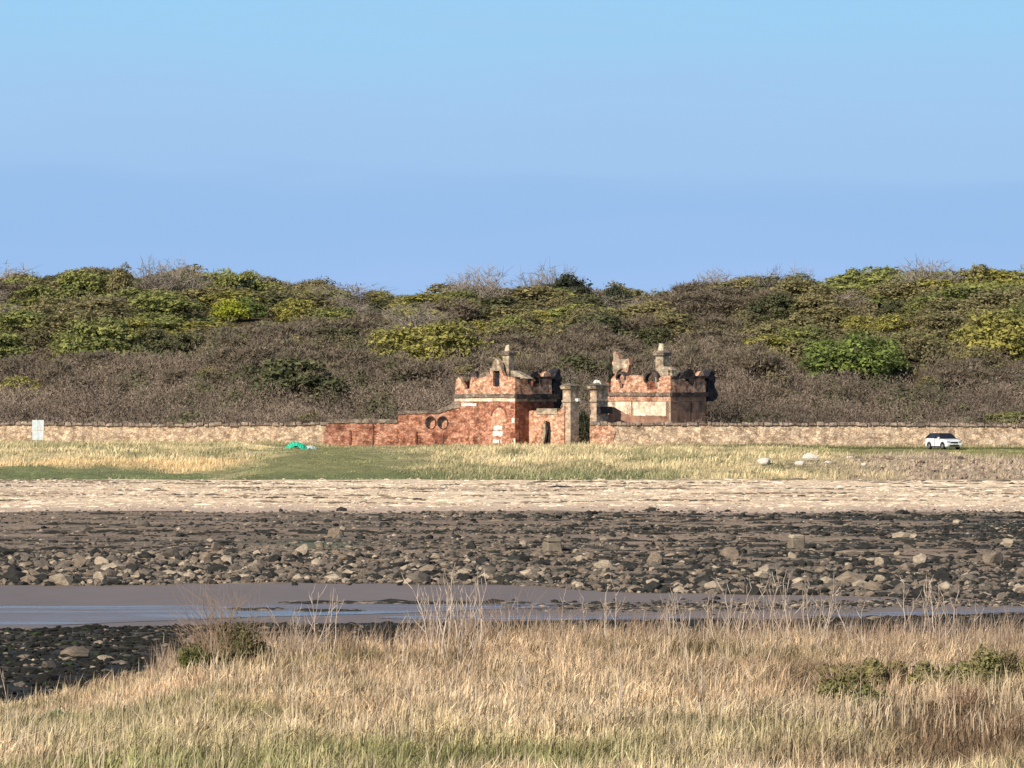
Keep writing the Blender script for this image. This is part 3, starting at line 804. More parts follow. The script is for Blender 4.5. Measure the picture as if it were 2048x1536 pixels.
# ------------------------------------------------------------------ faces of rotated masonry
TH = R(40)
nL = Vector((-math.sin(TH), -math.cos(TH), 0)); dL = Vector((-math.cos(TH), math.sin(TH), 0))
nR = Vector((math.cos(TH), -math.sin(TH), 0)); dR = Vector((math.sin(TH), math.cos(TH), 0))
nF = Vector((0, -1, 0)); dF = Vector((1, 0, 0))
class Face:
    def __init__(s, px, D, d, n, fwd=0.0):
        s.O = Vector(((px - 1024) / F * D, D, 0)) + n * fwd; s.d = d; s.n = n
    def tz(s, px, py):
        k = (px - 1024) / F
        t = (k * s.O.y - s.O.x) / (s.d.x - k * s.d.y)
        Dd = s.O.y + t * s.d.y
        return t, HC + (YH - py) / F * Dd
    def pt(s, t, z, off=0.0):
        p = s.O + s.d * t + s.n * off
        return Vector((p.x, p.y, z))
def rough(pts, amp=0.9, step=5.0, base=None, seed=1):
    """break straight outline edges (in photo px) into worn ones; points at the base row stay straight"""
    rg = random.Random(seed); o = []; amp = amp * 1.3
    n = len(pts)
    for i in range(n):
        a = pts[i]; b = pts[(i + 1) % n]
        o.append(a)
        if base is not None and a[1] >= base - 0.1 and b[1] >= base - 0.1: continue
        L = math.hypot(b[0] - a[0], b[1] - a[1]); k = int(L / step)
        for j in range(1, k):
            f = j / k
            o.append((a[0] + (b[0] - a[0]) * f + rg.uniform(-amp, amp) * 0.6, a[1] + (b[1] - a[1]) * f + rg.uniform(-amp, amp)))
    return o
def slab(name, face, outer, thick, mat, parent, holes=(), off=0.0, origin=None):
    """a piece of wall: outline in photo pixels projected on the wall's own plane, given real thickness"""
    rings = [[face.tz(*p) for p in outer]] + [[face.tz(*p) for p in h] for h in holes]
    tris = tessellate_polygon([[Vector((t, z, 0)) for t, z in r] for r in rings])
    flat = [p for r in rings for p in r]; n = len(flat)
    org = origin or Vector((0, 0, 0))
    V = [face.pt(t, z, off) - org for t, z in flat] + [face.pt(t, z, off - thick) - org for t, z in flat]
    bm = bmesh.new(); vs_ = [bm.verts.new(v) for v in V]
    for a, b, c in tris:
        for tri in ((a, b, c), (a + n, b + n, c + n)):
            try: bm.faces.new([vs_[i] for i in tri])
            except ValueError: pass
    s = 0
    for r in rings:
        m = len(r)
        for i in range(m):
            j = (i + 1) % m
            try: bm.faces.new([vs_[s + i], vs_[s + j], vs_[s + j + n], vs_[s + i + n]])
            except ValueError: pass
        s += m
    bmesh.ops.recalc_face_normals(bm, faces=bm.faces)
    me = bpy.data.meshes.new(name); bm.to_mesh(me); bm.free()
    return link(name, me, mat, parent)
def box_mesh(name, c, sx, sy, sz, rz=0.0, taper=1.0, bev=0.03, jit=0.0, seed=0):
    """box standing on c, size sx*sy*sz, top scaled by taper, bevelled and slightly worn"""
    bm = bmesh.new(); bmesh.ops.create_cube(bm, size=1.0)
    rg = random.Random(seed)
    for v in bm.verts:
        k = taper if v.co.z > 0 else 1.0
        v.co = Vector((v.co.x * sx * k + rg.uniform(-jit, jit), v.co.y * sy * k + rg.uniform(-jit, jit), (v.co.z + 0.5) * sz + rg.uniform(-jit, jit)))
    if bev > 0: bmesh.ops.bevel(bm, geom=bm.edges[:], offset=bev, segments=1, affect='EDGES')
    bmesh.ops.transform(bm, matrix=Matrix.Translation(Vector(c)) @ Matrix.Rotation(rz, 4, 'Z'), verts=bm.verts)
    bmesh.ops.recalc_face_normals(bm, faces=bm.faces)
    me = bpy.data.meshes.new(name); bm.to_mesh(me); bm.free()
    return me
def join_meshes(name, meshes):
    bm = bmesh.new()
    for m_ in meshes: bm.from_mesh(m_); bpy.data.meshes.remove(m_)
    me = bpy.data.meshes.new(name); bm.to_mesh(me); bm.free(); return me
def arc(cx, cy, rx, ry, a0, a1, n=10):
    return [(cx + rx * math.cos(R(a0 + (a1 - a0) * i / n)), cy - ry * math.sin(R(a0 + (a1 - a0) * i / n))) for i in range(n + 1)]
def chimney(parent, px0, pxc, px1, D, rows, pot, org, slope):
    """square stone stack set diagonally like the lodge: shaft, moulded cap, broken pot, sloping base slab"""
    ybase, ycap0, ycap1, ypot = rows
    c = P(pxc, 800, D); z0 = P(0, ybase, D).z; z1 = P(0, ycap0, D).z; z2 = P(0, ycap1, D).z; z3 = P(0, ypot, D).z
    s = (px1 - px0) / F * D / (math.cos(TH) + math.sin(TH))
    cx = (px0 + px1) / 2; x = (cx - 1024) / F * D - org.x; y = D - org.y + s * 0.7
    ch = link('chimney', box_mesh('chimney', (x, y, z0 - 1.6 - org.z), s, s, z1 - z0 + 1.6, -TH, 0.93, 0.04, 0.03, 3), M['stone'], parent)
    cap = link('chimney_cap', join_meshes('chimney_cap', [box_mesh('a', (x, y, z1 - org.z), s * 1.22, s * 1.22, (z2 - z1) * 0.45, -TH, 1.05, 0.03, 0.03, 4),
          box_mesh('b', (x, y, z1 + (z2 - z1) * 0.45 - org.z), s * 1.40, s * 1.40, (z2 - z1) * 0.55, -TH, 0.82, 0.05, 0.05, 5)]), M['grey'], ch)
    bm = bmesh.new()
    rg = random.Random(pot)
    bmesh.ops.create_cone(bm, cap_ends=True, segments=10, radius1=s * 0.34, radius2=s * 0.24, depth=z3 - z2)
    for v in bm.verts:
        v.co.z += (z3 - z2) / 2
        if v.co.z > 0.1: v.co.z += rg.uniform(-0.25, 0.05); v.co.x += 0.05
    bmesh.ops.translate(bm, vec=(x - 0.1, y, z2 - org.z), verts=bm.verts)
    me = bpy.data.meshes.new('chimney_pot'); bm.to_mesh(me); bm.free()
    link('chimney_pot', me, M['pot'], cap)
    return ch

ZG = 4.33
# ---- left lodge
LD = 458.0
o1 = Vector(P(1030, 893, LD)); o1.z = ZG
lodge = empty('ruined_lodge', o1)
tag(lodge, 'ruined red brick lodge left of the gateway, roofless with broken parapet and chimney', 'ruin')
fl = Face(1030, LD, dL, nL); fr = Face(1030, LD, dR, nR)
B = 897
slab('wall', fl, rough([(1030, 893 + 4), (1030, 803), (985, 804), (950, 804), (910, 803), (910, B)], 0.5, 6, B, 2), 0.6, M['brick'], lodge,
     holes=[], origin=o1)
slab('wall', fr, rough([(1030.0, B), (1030.0, 803), (1115, 803), (1115, B)], 0.5, 6, B, 3), 0.6, M['brick_dark'], lodge, origin=o1, off=0.004)  # darker brick puts the shaded side into this wall's colour
slab('frieze', fl, [(1030.5, 803), (1030.5, 795), (909.5, 795), (909.5, 803)], 0.62, M['cream'], lodge, origin=o1, off=0.05)
slab('frieze', fr, [(1030.0, 803), (1030.0, 795), (1113, 795), (1113, 803)], 0.62, M['stone'], lodge, origin=o1, off=0.045)  # darker frieze, the shade of this face painted in
slab('cornice', fl, rough([(1031.5, 795), (1032, 788.5), (907, 788), (907.5, 795)], 0.5, 7, None, 5), 0.8, M['grey'], lodge, origin=o1, off=0.20)
slab('cornice', fr, rough([(1029.5, 798), (1029.5, 788.5), (1117, 788), (1117, 798)], 0.8, 6, None, 6), 0.8, M['hood'], lodge, origin=o1, off=0.22)  # blackish stone paints the cornice's shaded side
# parapet of the left face with the broken openings, then the tall niche
pl = [(1030, 788), (1030, 756), (1016, 754), (1007, 751), (1003, 742), (1002, 738), (1001, 731), (1000, 725), (996, 721), (992, 718), (988, 722), (985, 729), (984, 736), (980, 738), (981, 748),
      (974, 751), (968, 754), (958, 757), (950, 758), (946, 753), (942, 754), (940, 766), (939, 777), (930, 779), (926, 768), (922, 763), (917, 754), (913, 759), (911, 772), (910, 788)]
hole1 = [(986, 773), (999, 773), (999, 742), (986, 742)]
slab('parapet', fl, rough(pl, 0.9, 5, 788, 7), 0.45, M['brick_pale'], lodge, holes=[hole1], origin=o1)
slab('pinnacle', fl, rough([(981, 740), (980, 737), (984, 735), (986, 728), (989, 721), (992, 717), (997, 721), (1000, 726), (1002, 738), (999, 741), (986, 741)], 0.7, 4, None, 120), 0.55, M['stone'], lodge, origin=o1, off=0.05)
slab('rubble_heap', fl, rough([(949, 759), (953, 749), (962, 744), (972, 745), (979, 751), (981, 759)], 0.8, 4, 759, 8), 1.2, M['grey'], lodge, origin=o1, off=-0.47)
# dark niche back so the opening stays in shade
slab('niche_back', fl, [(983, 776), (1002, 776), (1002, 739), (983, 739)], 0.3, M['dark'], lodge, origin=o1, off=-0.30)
pr = [(1030.5, 788), (1030.5, 756), (1042, 757), (1056, 758), (1058, 762), (1064, 772), (1072, 776), (1078, 770), (1080, 758), (1086, 755), (1088, 747), (1094, 743), (1100, 745), (1103, 755), (1104, 788)]
slab('parapet', fr, rough(pr, 0.8, 5, 788, 9), 0.45, M['brick_pale'], lodge, origin=o1, off=0.004)
slab('arch_hood', fr, rough(arc(1069, 763, 13, 19, 190, -15, 10) + arc(1069, 767, 9.5, 14, -15, 190, 8), 0.9, 6, None, 10), 0.55, M['hood'], lodge, origin=o1, off=0.12)
slab('parapet_coping', fr, rough([(1031, 757), (1031, 753.5), (1054, 755), (1054, 758)], 0.4, 6, None, 11), 0.6, M['hood'], lodge, origin=o1, off=0.1)
slab('parapet_coping', fr, rough([(1082, 757), (1082, 753), (1106, 754), (1106, 758)], 0.4, 6, None, 12), 0.6, M['hood'], lodge, origin=o1, off=0.1)
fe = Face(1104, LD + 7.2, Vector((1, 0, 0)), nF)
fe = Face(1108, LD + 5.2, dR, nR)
slab('ruined_bay', fe, rough([(1103, 817), (1102, 768), (1105, 752), (1109, 744), (1112, 737), (1116, 742), (1118, 755), (1117, 770), (1122, 783), (1124, 797), (1119, 806), (1116, 817)], 2.2, 2.6, 817, 13), 1.0, M['dark'], lodge, origin=o1, off=0.35)  # near-black colour paints the full shade on this projecting bay
slab('arch_fragment', fl, rough([(926, 779), (925, 762), (924, 750), (929, 742), (934, 742), (938, 751), (941, 762), (940, 779)], 0.9, 4, None, 14), 0.5, M['hood'], lodge, origin=o1, off=-1.2)
# rear walls closing the shell
slab('rear_wall', Face(910, LD + dL.y * 0 + (Face(1030, LD, dL, nL).tz(910, 800)[0]) * dL.y, dR, -nR), rough([(910.5, B), (910.5, 762), (935, 764), (985, 758), (985, B)], 0.8, 6, B, 15), -0.5, M['brick_dark'], lodge, origin=o1, off=-0.7)
tR = fr.tz(1112, 800)[0]; cR = fr.pt(tR, 0)
fback = Face(1024 + F * cR.x / cR.y, cR.y, dL, -nL)
slab('rear_wall', fback, rough([(1110, B), (1110, 760), (1060, 763), (1000, 762), (990, B)], 0.8, 6, B, 16), -0.5, M['brick_dark'], lodge, origin=o1, off=0)
ch = chimney(lodge, 1004, 1014, 1029, LD + 1.6, (748, 710, 702, 690), 2, o1, None)
slab('sloping_slab', fl, rough([(1012, 756), (1012, 741), (1020, 742), (1040, 753), (1047, 757)], 0.6, 5, None, 17), 0.9, M['stone'], lodge, origin=o1, off=-0.7)
# blocked arch with pale patches on the left face
slab('blocked_arch', fl, rough([(984, 850), (984, 832), (988, 822), (994, 816), (1000, 815), (1008, 821), (1013, 832), (1013, 850)], 0.6, 5, None, 18), 0.1, M['brick_pale'], lodge, origin=o1, off=0.02)
slab('arch_ring', fl, rough(arc(998.5, 834, 17, 23, 175, 0, 10) + arc(998.5, 834, 14, 19, 0, 175, 10), 0.3, 8, None, 19), 0.12, M['brick_dark'], lodge, origin=o1, off=0.05)
for k, (a, b, c_, d_) in enumerate([(986, 872, 1005, 862), (988, 860, 1005, 851), (986, 886, 1003, 879), (923, 812, 953, 806), (1024, 846, 1029, 836), (1027.5, 893, 1030.5, 877)]):
    slab('limewash_patch', fl, rough([(a, b), (a, d_), (c_, d_), (c_, b)], 0.8, 4, None, 30 + k), 0.06, M['limewash'], lodge, origin=o1, off=0.03)

# ---- left wing wall with the two round openings, and its lower end
tL, _ = fl.tz(910, 800); pL = fl.pt(tL, 0)
wing = empty('brick_wall', Vector(((780 - 1024) / F * pL.y, pL.y, ZG)))
ow = Vector(wing.location)
tag(wing, 'long red brick garden wall with two round openings left of the left lodge', 'wall')
fw = Face(910, pL.y - 0.3, dF, nF)
def ring(cx, cy, rx, ry, n=14): return arc(cx, cy, rx, ry, 0, 360 - 360 / n, n - 1)
slab('wall', fw, rough([(926, B), (926, 812), (905, 817), (880, 826), (850, 827), (797, 828), (796, 846), (655, 846), (648, 866), (645, B)], 0.8, 6, B, 41), 0.6, M['brick'], wing,
     holes=[ring(862, 846, 8, 11), ring(886, 846, 8, 11)], origin=ow)
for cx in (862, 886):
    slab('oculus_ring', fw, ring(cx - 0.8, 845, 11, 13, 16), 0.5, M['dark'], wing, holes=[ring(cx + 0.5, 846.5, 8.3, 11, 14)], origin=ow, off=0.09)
    slab('oculus_blocking', fw, ring(cx + 0.5, 846, 8.6, 11.4, 14), 0.25, M['brick_pale'], wing, origin=ow, off=-0.30)
slab('coping', fw, rough([(927, 813), (926, 802), (905, 806), (875, 820), (850, 821), (796, 822), (796, 828), (850, 827), (880, 826), (905, 817)], 0.8, 5, None, 43), 0.9, M['grey'], wing, origin=ow, off=0.12)
slab('coping', fw, rough([(795, 846), (795, 840), (740, 837), (700, 838), (655, 839), (654, 846)], 0.9, 5, None, 44), 0.9, M['grey'], wing, origin=ow, off=0.12)
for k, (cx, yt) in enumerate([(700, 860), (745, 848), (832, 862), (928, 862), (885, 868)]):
    slab('wall_strip' if False else 'dark_strip', fw, rough([(cx - 1.6, B), (cx - 1.6, yt), (cx + 1.6, yt), (cx + 1.6, B)], 0.4, 8, B, 50 + k), 0.3, M['brick_dark'], wing, origin=ow, off=0.14)  # narrow dark brick strips rising from the wall's foot
slab('ivy_stain', fw, rough([(866, B), (870, 882), (862, 866), (872, 862), (884, 868), (892, 862), (896, 872), (888, 884), (890, B)], 0.8, 4, B, 61), 0.1, M['brick_dark'], wing, origin=ow, off=0.04)

# ---- gate screen between lodge and left pier
tS, _ = fr.tz(1058, 850); pS = fr.pt(tS, 0)
fs = Face(1058, pS.y, -dL, nL)
scr = empty('gate_screen_wall', Vector((pS.x, pS.y, ZG))); os_ = Vector(scr.location)
tag(scr, 'short sunlit red brick screen wall with a narrow dark doorway, between left lodge and left pier', 'wall')
slab('wall', fs, rough([(1058, B), (1058, 822), (1076, 820), (1076, 829), (1113, 829), (1114, 826), (1128, 812), (1128, B)], 0.6, 6, B, 71), 0.5, M['brick_pale'], scr,
     holes=[[(1084, 892), (1100.5, 892), (1102, 862), (1100, 845), (1092, 841), (1090, 860), (1086, 876)]], origin=os_)
slab('lintel', fs, rough([(1074, 829), (1074, 817), (1115, 817), (1115, 829)], 0.4, 6, None, 72), 0.7, M['stone'], scr, origin=os_, off=0.08)
slab('door_jamb', fs, rough([(1081, 893), (1086, 868), (1088, 842), (1091, 842), (1091.5, 866), (1087, 893)], 0.6, 5, None, 73), 0.3, M['stone'], scr, origin=os_, off=0.05)
slab('doorway_shade_slab', fs, [(1084, 895), (1103, 895), (1103, 838), (1084, 838)], 0.3, M['dark'], scr, origin=os_, off=-0.45)  # near-black slab paints the shade inside the doorway

# ---- gate piers
def pier(px0, pxc, px1, D, ytop, yneck, label, group, matL, seed, capw=1.0, low=None):
    org = Vector(P(pxc, 893, D)); org.z = ZG
    t = empty('gate_pier', org); tag(t, label, 'gate pier', group)
    a = Face(pxc, D, dL, nL); b = Face(pxc, D, dR, nR)
    w1 = a.tz(px0, 800)[0]; w2 = b.tz(px1, 800)[0]
    z1 = P(0, ytop + 12, D).z
    bm = bmesh.new()
    base = [Vector((0, 0, 0)), dL * w1, dL * w1 + dR * w2, dR * w2]
    levels = [(-0.3, 1.0), (P(0, 850, D).z - ZG, 1.0), (P(0, yneck, D).z - ZG, 0.97), (z1 - ZG, 0.97)]
    ctr = (base[0] + base[2]) / 2; rings = []
    for z, k in levels:
        rings.append([bm.verts.new((ctr + (q - ctr) * k) + Vector((0, 0, z))) for q in base])
    for i in range(3):
        for j in range(4):
            bm.faces.new([rings[i][j], rings[i][(j + 1) % 4], rings[i + 1][(j + 1) % 4], rings[i + 1][j]])
    bm.faces.new(rings[-1]); bm.faces.new(rings[0][::-1])
    bmesh.ops.recalc_face_normals(bm, faces=bm.faces)
    me = bpy.data.meshes.new('shaft'); bm.to_mesh(me); bm.free()
    link('shaft', me, matL, t)
    ctr3 = ctr
    def ringbox(nm, zlo, zhi, k, k2, mat, sd):
        return link(nm, box_mesh(nm, (ctr3.x, ctr3.y, zlo - ZG), w1 * k, w2 * k, zhi - zlo, -TH, k2, 0.05, 0.04, sd), mat, t)
    zt = P(0, ytop, D).z
    ringbox('capital', z1, z1 + (zt - z1) * 0.55, 1.28 * capw, 1.12, M['stone'], seed)
    ringbox('cap_stone', z1 + (zt - z1) * 0.55, zt, 1.5 * capw, 0.45, M['grey'], seed + 1)
    ringbox('string_course', P(0, yneck + 2, D).z, P(0, yneck - 3, D).z, 1.12, 1.0, M['stone'], seed + 2)
    return t, org, ctr3, w1, w2
p1, po, pc, w1, w2 = pier(1125, 1141, 1158, 456.5, 767, 803, 'tall complete stone gate pier at the left of the dark gateway', None, M['pierstone'], 5)
# iron spike left on the cap
segs = [((0, 0, 0), (-0.05, 0, 0.9), 0.05, 0.03), ((-0.05, 0, 0.9), (-0.18, 0, 1.5), 0.04, 0.01), ((-0.05, 0, 0.9), (0.15, 0, 1.15), 0.04, 0.01)]
Vt, Qt = tubes(segs, 5); Vt = Vt + np.array([pc.x, pc.y, P(0, 769, 456.5).z - ZG])
link('iron_spike', tri_mesh('iron_spike', Vt, Qt), M['dark'], p1)
fpl = Face(1141, 456.5, dR, nR)
link('iron_hinge', box_mesh('iron_hinge', ((pc + dR * 0.3 + nR * 0.6).x, (pc + dR * 0.3 + nR * 0.6).y, P(0, 803, 456.5).z - ZG), 0.5, 0.4, 0.3, -TH, 0.9, 0.02, 0.02, 9), M['limewash'], p1)
p2, po2, pc2, _, _ = pier(1180, 1193, 1216, 458.2, 766, 803, 'shorter looking stone gate pier rising behind the wall end at the right of the gateway', None, M['pierstone'], 15, 1.0)
link('broken_cap_block', box_mesh('broken_cap_block', ((pc2 - dR * 0.3).x, (pc2 - dR * 0.3).y, P(0, 769, 458.2).z - ZG), 0.9, 0.8, 0.45, 0.3, 0.5, 0.06, 0.08, 19), M['limewash'], p2)
link('pier_shadow_block', box_mesh('pier_shadow_block', ((pc2 + nR * 0.62 + dR * 0.1).x, (pc2 + nR * 0.62 + dR * 0.1).y, P(0, 827, 458.2).z - ZG), 0.5, 1.9, 0.7, -TH, 1.0, 0.02, 0.02, 21), M['dark'], p2)  # black block painting the shadow under the pier's lower block

# ---- right lodge
RD = 466.0
o2 = Vector(P(1341, 893, RD)); o2.z = ZG
rl = empty('ruined_lodge', o2)
tag(rl, 'ruined lodge right of the gateway with pale panelled wall and broken brick parapet', 'ruin')
gl = Face(1341, RD, dL, nL); gr = Face(1341, RD, dR, nR)
slab('wall', gl, [(1341, B), (1341, 803), (1206, 803), (1206, B)], 0.6, M['cream'], rl, origin=o2)
slab('wall', gr, [(1341, B), (1341, 803), (1411, 803), (1411, B)], 0.6, M['render'], rl, holes=[[(1381, 842), (1384, 842), (1384, 805), (1381, 805)]], origin=o2, off=0.004)  # brown wall colour carries the cornice's shade
slab('panel_joint', gl, [(1262.5, 838), (1262.5, 803), (1265, 803), (1265, 838)], 0.1, M['render'], rl, origin=o2, off=0.03)
slab('frieze', gl, [(1341.6, 802.5), (1341.6, 792), (1205, 792), (1205, 802.5)], 0.62, M['brick_pale'], rl, origin=o2, off=0.06)
slab('frieze', gr, [(1341.0, 802.5), (1341.0, 792), (1411, 792), (1411, 802.5)], 0.62, M['render'], rl, origin=o2, off=0.055)  # frieze turned brown to paint its shaded side
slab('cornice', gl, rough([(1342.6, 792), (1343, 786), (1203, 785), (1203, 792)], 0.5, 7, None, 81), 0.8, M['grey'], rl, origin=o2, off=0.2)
slab('cornice', gr, rough([(1340.6, 793), (1340.6, 785), (1413, 785), (1413, 793)], 0.7, 6, None, 82), 0.8, M['hood'], rl, origin=o2, off=0.24)  # shaded side of the cornice painted blackish
pp = [(1341, 785), (1341, 751), (1322, 753), (1317, 758), (1315, 778), (1295, 779), (1293, 768), (1288, 764), (1289, 757), (1280, 751), (1265, 750), (1252, 752), (1249, 762), (1246, 776), (1240, 777),
      (1237, 764), (1234, 755), (1230, 748), (1225, 741), (1226, 733), (1224, 727), (1227, 715), (1226, 706), (1231, 703), (1236, 712), (1237, 722), (1243, 718), (1251, 719), (1257, 716), (1258, 730), (1256, 742), (1253, 745),
      (1249, 739), (1243, 737), (1236, 741), (1233, 748), (1226, 753), (1222, 758), (1221, 785)]
slab('parapet', gl, rough(pp, 0.8, 5, 785, 83), 0.45, M['brick_pale'], rl, origin=o2)
slab('arch_hood', gl, rough(arc(1303, 758, 15, 18, 190, -12, 12) + arc(1303, 761, 11.5, 15, -12, 190, 10), 0.9, 6, None, 84), 0.55, M['hood'], rl, origin=o2, off=0.12)
slab('arch_hood', gl, rough(arc(1242, 756, 10, 13, 190, -10, 10) + arc(1242, 758, 7.5, 10, -10, 190, 8), 0.9, 6, None, 85), 0.5, M['hood'], rl, origin=o2, off=0.1)
slab('arch_back', gl, rough([(1292, 784), (1292, 762), (1296, 752), (1304, 748), (1312, 753), (1316, 764), (1316, 784)], 0.4, 6, None, 86), 0.4, M['render'], rl, origin=o2, off=-2.4)
slab('parapet', gl, rough([(1221, 785), (1221, 735), (1214, 726), (1206, 727), (1198, 735), (1197, 760), (1199, 785)], 0.7, 5, 785, 87), 0.5, M['render'], rl, origin=o2, off=-2.6)  # rear part, its shade put into the brown colour
pr2 = [(1341.3, 785), (1341.3, 752), (1352, 757), (1362, 758), (1366, 760), (1374, 762), (1384, 772), (1388, 768), (1390, 757), (1396, 750), (1402, 742), (1407, 747), (1409, 756), (1411, 785)]
slab('parapet', gr, rough(pr2, 0.7, 5, 785, 88), 0.45, M['brick_pale'], rl, origin=o2, off=0.004)
slab('arch_hood', gr, rough([(1356, 757), (1362, 750), (1368, 742), (1376, 738), (1383, 740), (1388, 748), (1392, 757), (1387, 760), (1384, 768), (1379, 766), (1377, 758)], 0.5, 5, None, 89), 0.6, M['hood'], rl, origin=o2, off=0.12)
slab('parapet_coping', gr, rough([(1342, 758), (1342, 753), (1356, 755), (1356, 759)], 0.4, 6, None, 90), 0.6, M['hood'], rl, origin=o2, off=0.1)
slab('parapet_coping', gr, rough([(1390, 756), (1390, 752), (1413, 752), (1413, 756)], 0.4, 6, None, 91), 0.6, M['hood'], rl, origin=o2, off=0.1)
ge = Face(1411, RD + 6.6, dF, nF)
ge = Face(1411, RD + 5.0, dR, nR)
slab('ruined_bay', ge, rough([(1411, 803), (1410, 756), (1415, 748), (1420, 739), (1425, 745), (1426, 758), (1425, 772), (1430, 784), (1428, 797), (1422, 803)], 2.2, 2.6, 803, 92), 1.0, M['dark'], rl, origin=o2, off=0.3)  # projecting bay, coloured near-black for its shade
tR = gr.tz(1409, 800)[0]; cR = gr.pt(tR, 0)
slab('rear_wall', Face(1024 + F * cR.x / cR.y, cR.y, dL, -nL), rough([(1407, B), (1407, 762), (1340, 764), (1290, 763), (1285, B)], 0.8, 6, B, 93), -0.5, M['brick_dark'], rl, origin=o2)
tL2 = gl.tz(1206, 800)[0]; cL = gl.pt(tL2, 0)
slab('rear_wall', Face(1206, cL.y, dR, -nR), rough([(1208, B), (1208, 765), (1250, 768), (1285, 764), (1285, B)], 0.8, 6, B, 94), -0.5, M['brick_dark'], rl, origin=o2, off=-0.7)
chimney(rl, 1310, 1325, 1340, RD + 1.2, (742, 711, 701, 687), 5, o2, None)
slab('sloping_slab', gl, rough([(1309, 752), (1308, 738), (1314, 733), (1336, 734), (1341, 740), (1341, 752)], 0.6, 5, None, 95), 0.8, M['stone'], rl, origin=o2, off=-0.3)
slab('sloping_slab', gr, rough([(1341, 752), (1341, 738), (1346, 741), (1362, 755)], 0.6, 5, None, 96), 0.8, M['stone'], rl, origin=o2, off=-0.3)

slab('gable_stone', gl, rough([(1227, 747), (1226, 734), (1230, 722), (1229, 708), (1233, 706), (1236, 716), (1241, 720), (1254, 720), (1256, 730), (1253, 741), (1247, 736), (1239, 738), (1233, 746)], 0.7, 4, None, 121), 0.52, M['stone'], rl, origin=o2, off=0.04)
# added low wall, coloured as the shadow cast across the right lodge
fy = Face(1200, 461.5, dF, nF)
yw = empty('shadow_band_wall', Vector(P(1270, 893, 461.5))); yw.location.z = ZG
tag(yw, 'added low brown wall painting the shadow band in front of the right lodge', 'wall')
slab('wall', fy, rough([(1186, B), (1186, 827), (1217, 826), (1217, 815), (1228, 814), (1250, 827), (1268, 831), (1333, 832), (1342, 843), (1342, B)], 0.7, 6, B, 97), 0.4, M['render'], yw, origin=Vector(yw.location))  # added wall, stands in for the shadow band

# ---- long rubble walls
def rubble_wall(name, pxa, pxb, Da, Db, rows, label, seed, redend=None):
    d = (Vector(((pxb - 1024) / F * Db, Db, 0)) - Vector(((pxa - 1024) / F * Da, Da, 0))).normalized()
    n = Vector((d.y, -d.x, 0))
    f = Face(pxa, Da, d, n)
    org = Vector(((pxa + pxb) / 2 * 0 + 0, 0, 0)); mid = (pxa + pxb) / 2; Dm = (Da + Db) / 2
    org = Vector(((mid - 1024) / F * Dm, Dm, ZG))
    t = empty(name, org); tag(t, label, 'wall')
    top = [(p, r) for p, r in rows]
    slab('wall', f, rough([(pxa, 904)] + top + [(pxb, 904)], 0.7, 9, 904, seed), 0.6, M['rubble'], t, origin=org)
    # upright coping stones, one irregular row
    rg = random.Random(seed); ms = []
    px = pxa + 1
    while px < pxb - 3:
        wpx = rg.uniform(6, 19)
        r = np.interp(px, [q[0] for q in top], [q[1] for q in top]); tt, z = f.tz(px + wpx / 2, float(r)); p = f.pt(tt, z, 0.06)
        ms.append(box_mesh('c', (p.x - org.x + n.x * -0.3, p.y - org.y - n.y * 0.3 * 1, p.z - org.z - 0.02), wpx / F * Dm * 1.02, 0.80 + rg.uniform(0, .12), rg.uniform(0.22, 0.42), math.atan2(d.y, d.x), rg.uniform(0.75, 0.97), 0.06, 0.07, rg.randrange(9999)))
        px += wpx
    link('coping', join_meshes('coping', ms), M['coping'], t)
    return t
rubble_wall('stone_wall', 1180, 2260, 456.0, 457.0, [(1180, 851), (1500, 851), (1800, 852), (2260, 855)], 'long tan rubble stone wall running right from the gateway behind the white car', 101)
rubble_wall('stone_wall', -220, 652, 463.0, 463.0, [(-220, 848), (60, 850), (300, 853), (440, 852), (652, 850)], 'long low rubble stone wall running left from the red brick wall', 103)
# brick patching at the gateway end of the right wall
fg = Face(1180, 456.0, dF, nF)
bp = slab('brick_wall_end', fg, rough([(1180, 900), (1180, 850), (1222, 851), (1231, 862), (1226, 880), (1234, 900)], 0.9, 5, 900, 104), 0.1, M['brick_pale'], None, off=0.04)
bp.parent = bpy.data.objects['stone_wall']; bp.location = -Vector(bp.parent.location)

# ------------------------------------------------------------------ white car
def loft(name, prof, hw, mat, parent, bev=0.03):
    """side outline prof [(y,z)...] given half-widths hw per point, mirrored across x"""
    bm = bmesh.new(); n = len(prof)
    Lv = [bm.verts.new((-w_, y, z)) for (y, z), w_ in zip(prof, hw)]; Rv = [bm.verts.new((w_, y, z)) for (y, z), w_ in zip(prof, hw)]
    for i in range(n):
        j = (i + 1) % n
        bm.faces.new([Lv[i], Lv[j], Rv[j], Rv[i]])
    bm.faces.new(Lv[::-1]); bm.faces.new(Rv)
    bmesh.ops.recalc_face_normals(bm, faces=bm.faces)
    if bev: bmesh.ops.bevel(bm, geom=bm.edges[:], offset=bev, segments=2, affect='EDGES')
    me = bpy.data.meshes.new(name); bm.to_mesh(me); bm.free()
    for p in me.polygons: p.use_smooth = False
    return link(name, me, mat, parent)
M['glass'] = plain_mat('tinted_glass', (0.02, 0.02, 0.028), 0.08, 0.6)
M['tyre'] = plain_mat('tyre', (0.02, 0.02, 0.02), 0.8, 0.2)
M['rim'] = plain_mat('alloy_rim', (0.4, 0.4, 0.42), 0.35, 0.5, 0.8)
M['trim'] = plain_mat('black_trim', (0.025, 0.025, 0.028), 0.5, 0.4)
M['lamp'] = plain_mat('lamp_glass', (0.35, 0.36, 0.36), 0.1, 0.8)
cx_ = (1890 - 1024) / F * 441; car = empty('parked_car', (cx_, 442.5, float(G(cx_, 442.5)) + 0.02), R(24))
tag(car, 'white five-door hatchback car with dark windows parked on the grass before the stone wall', 'car')
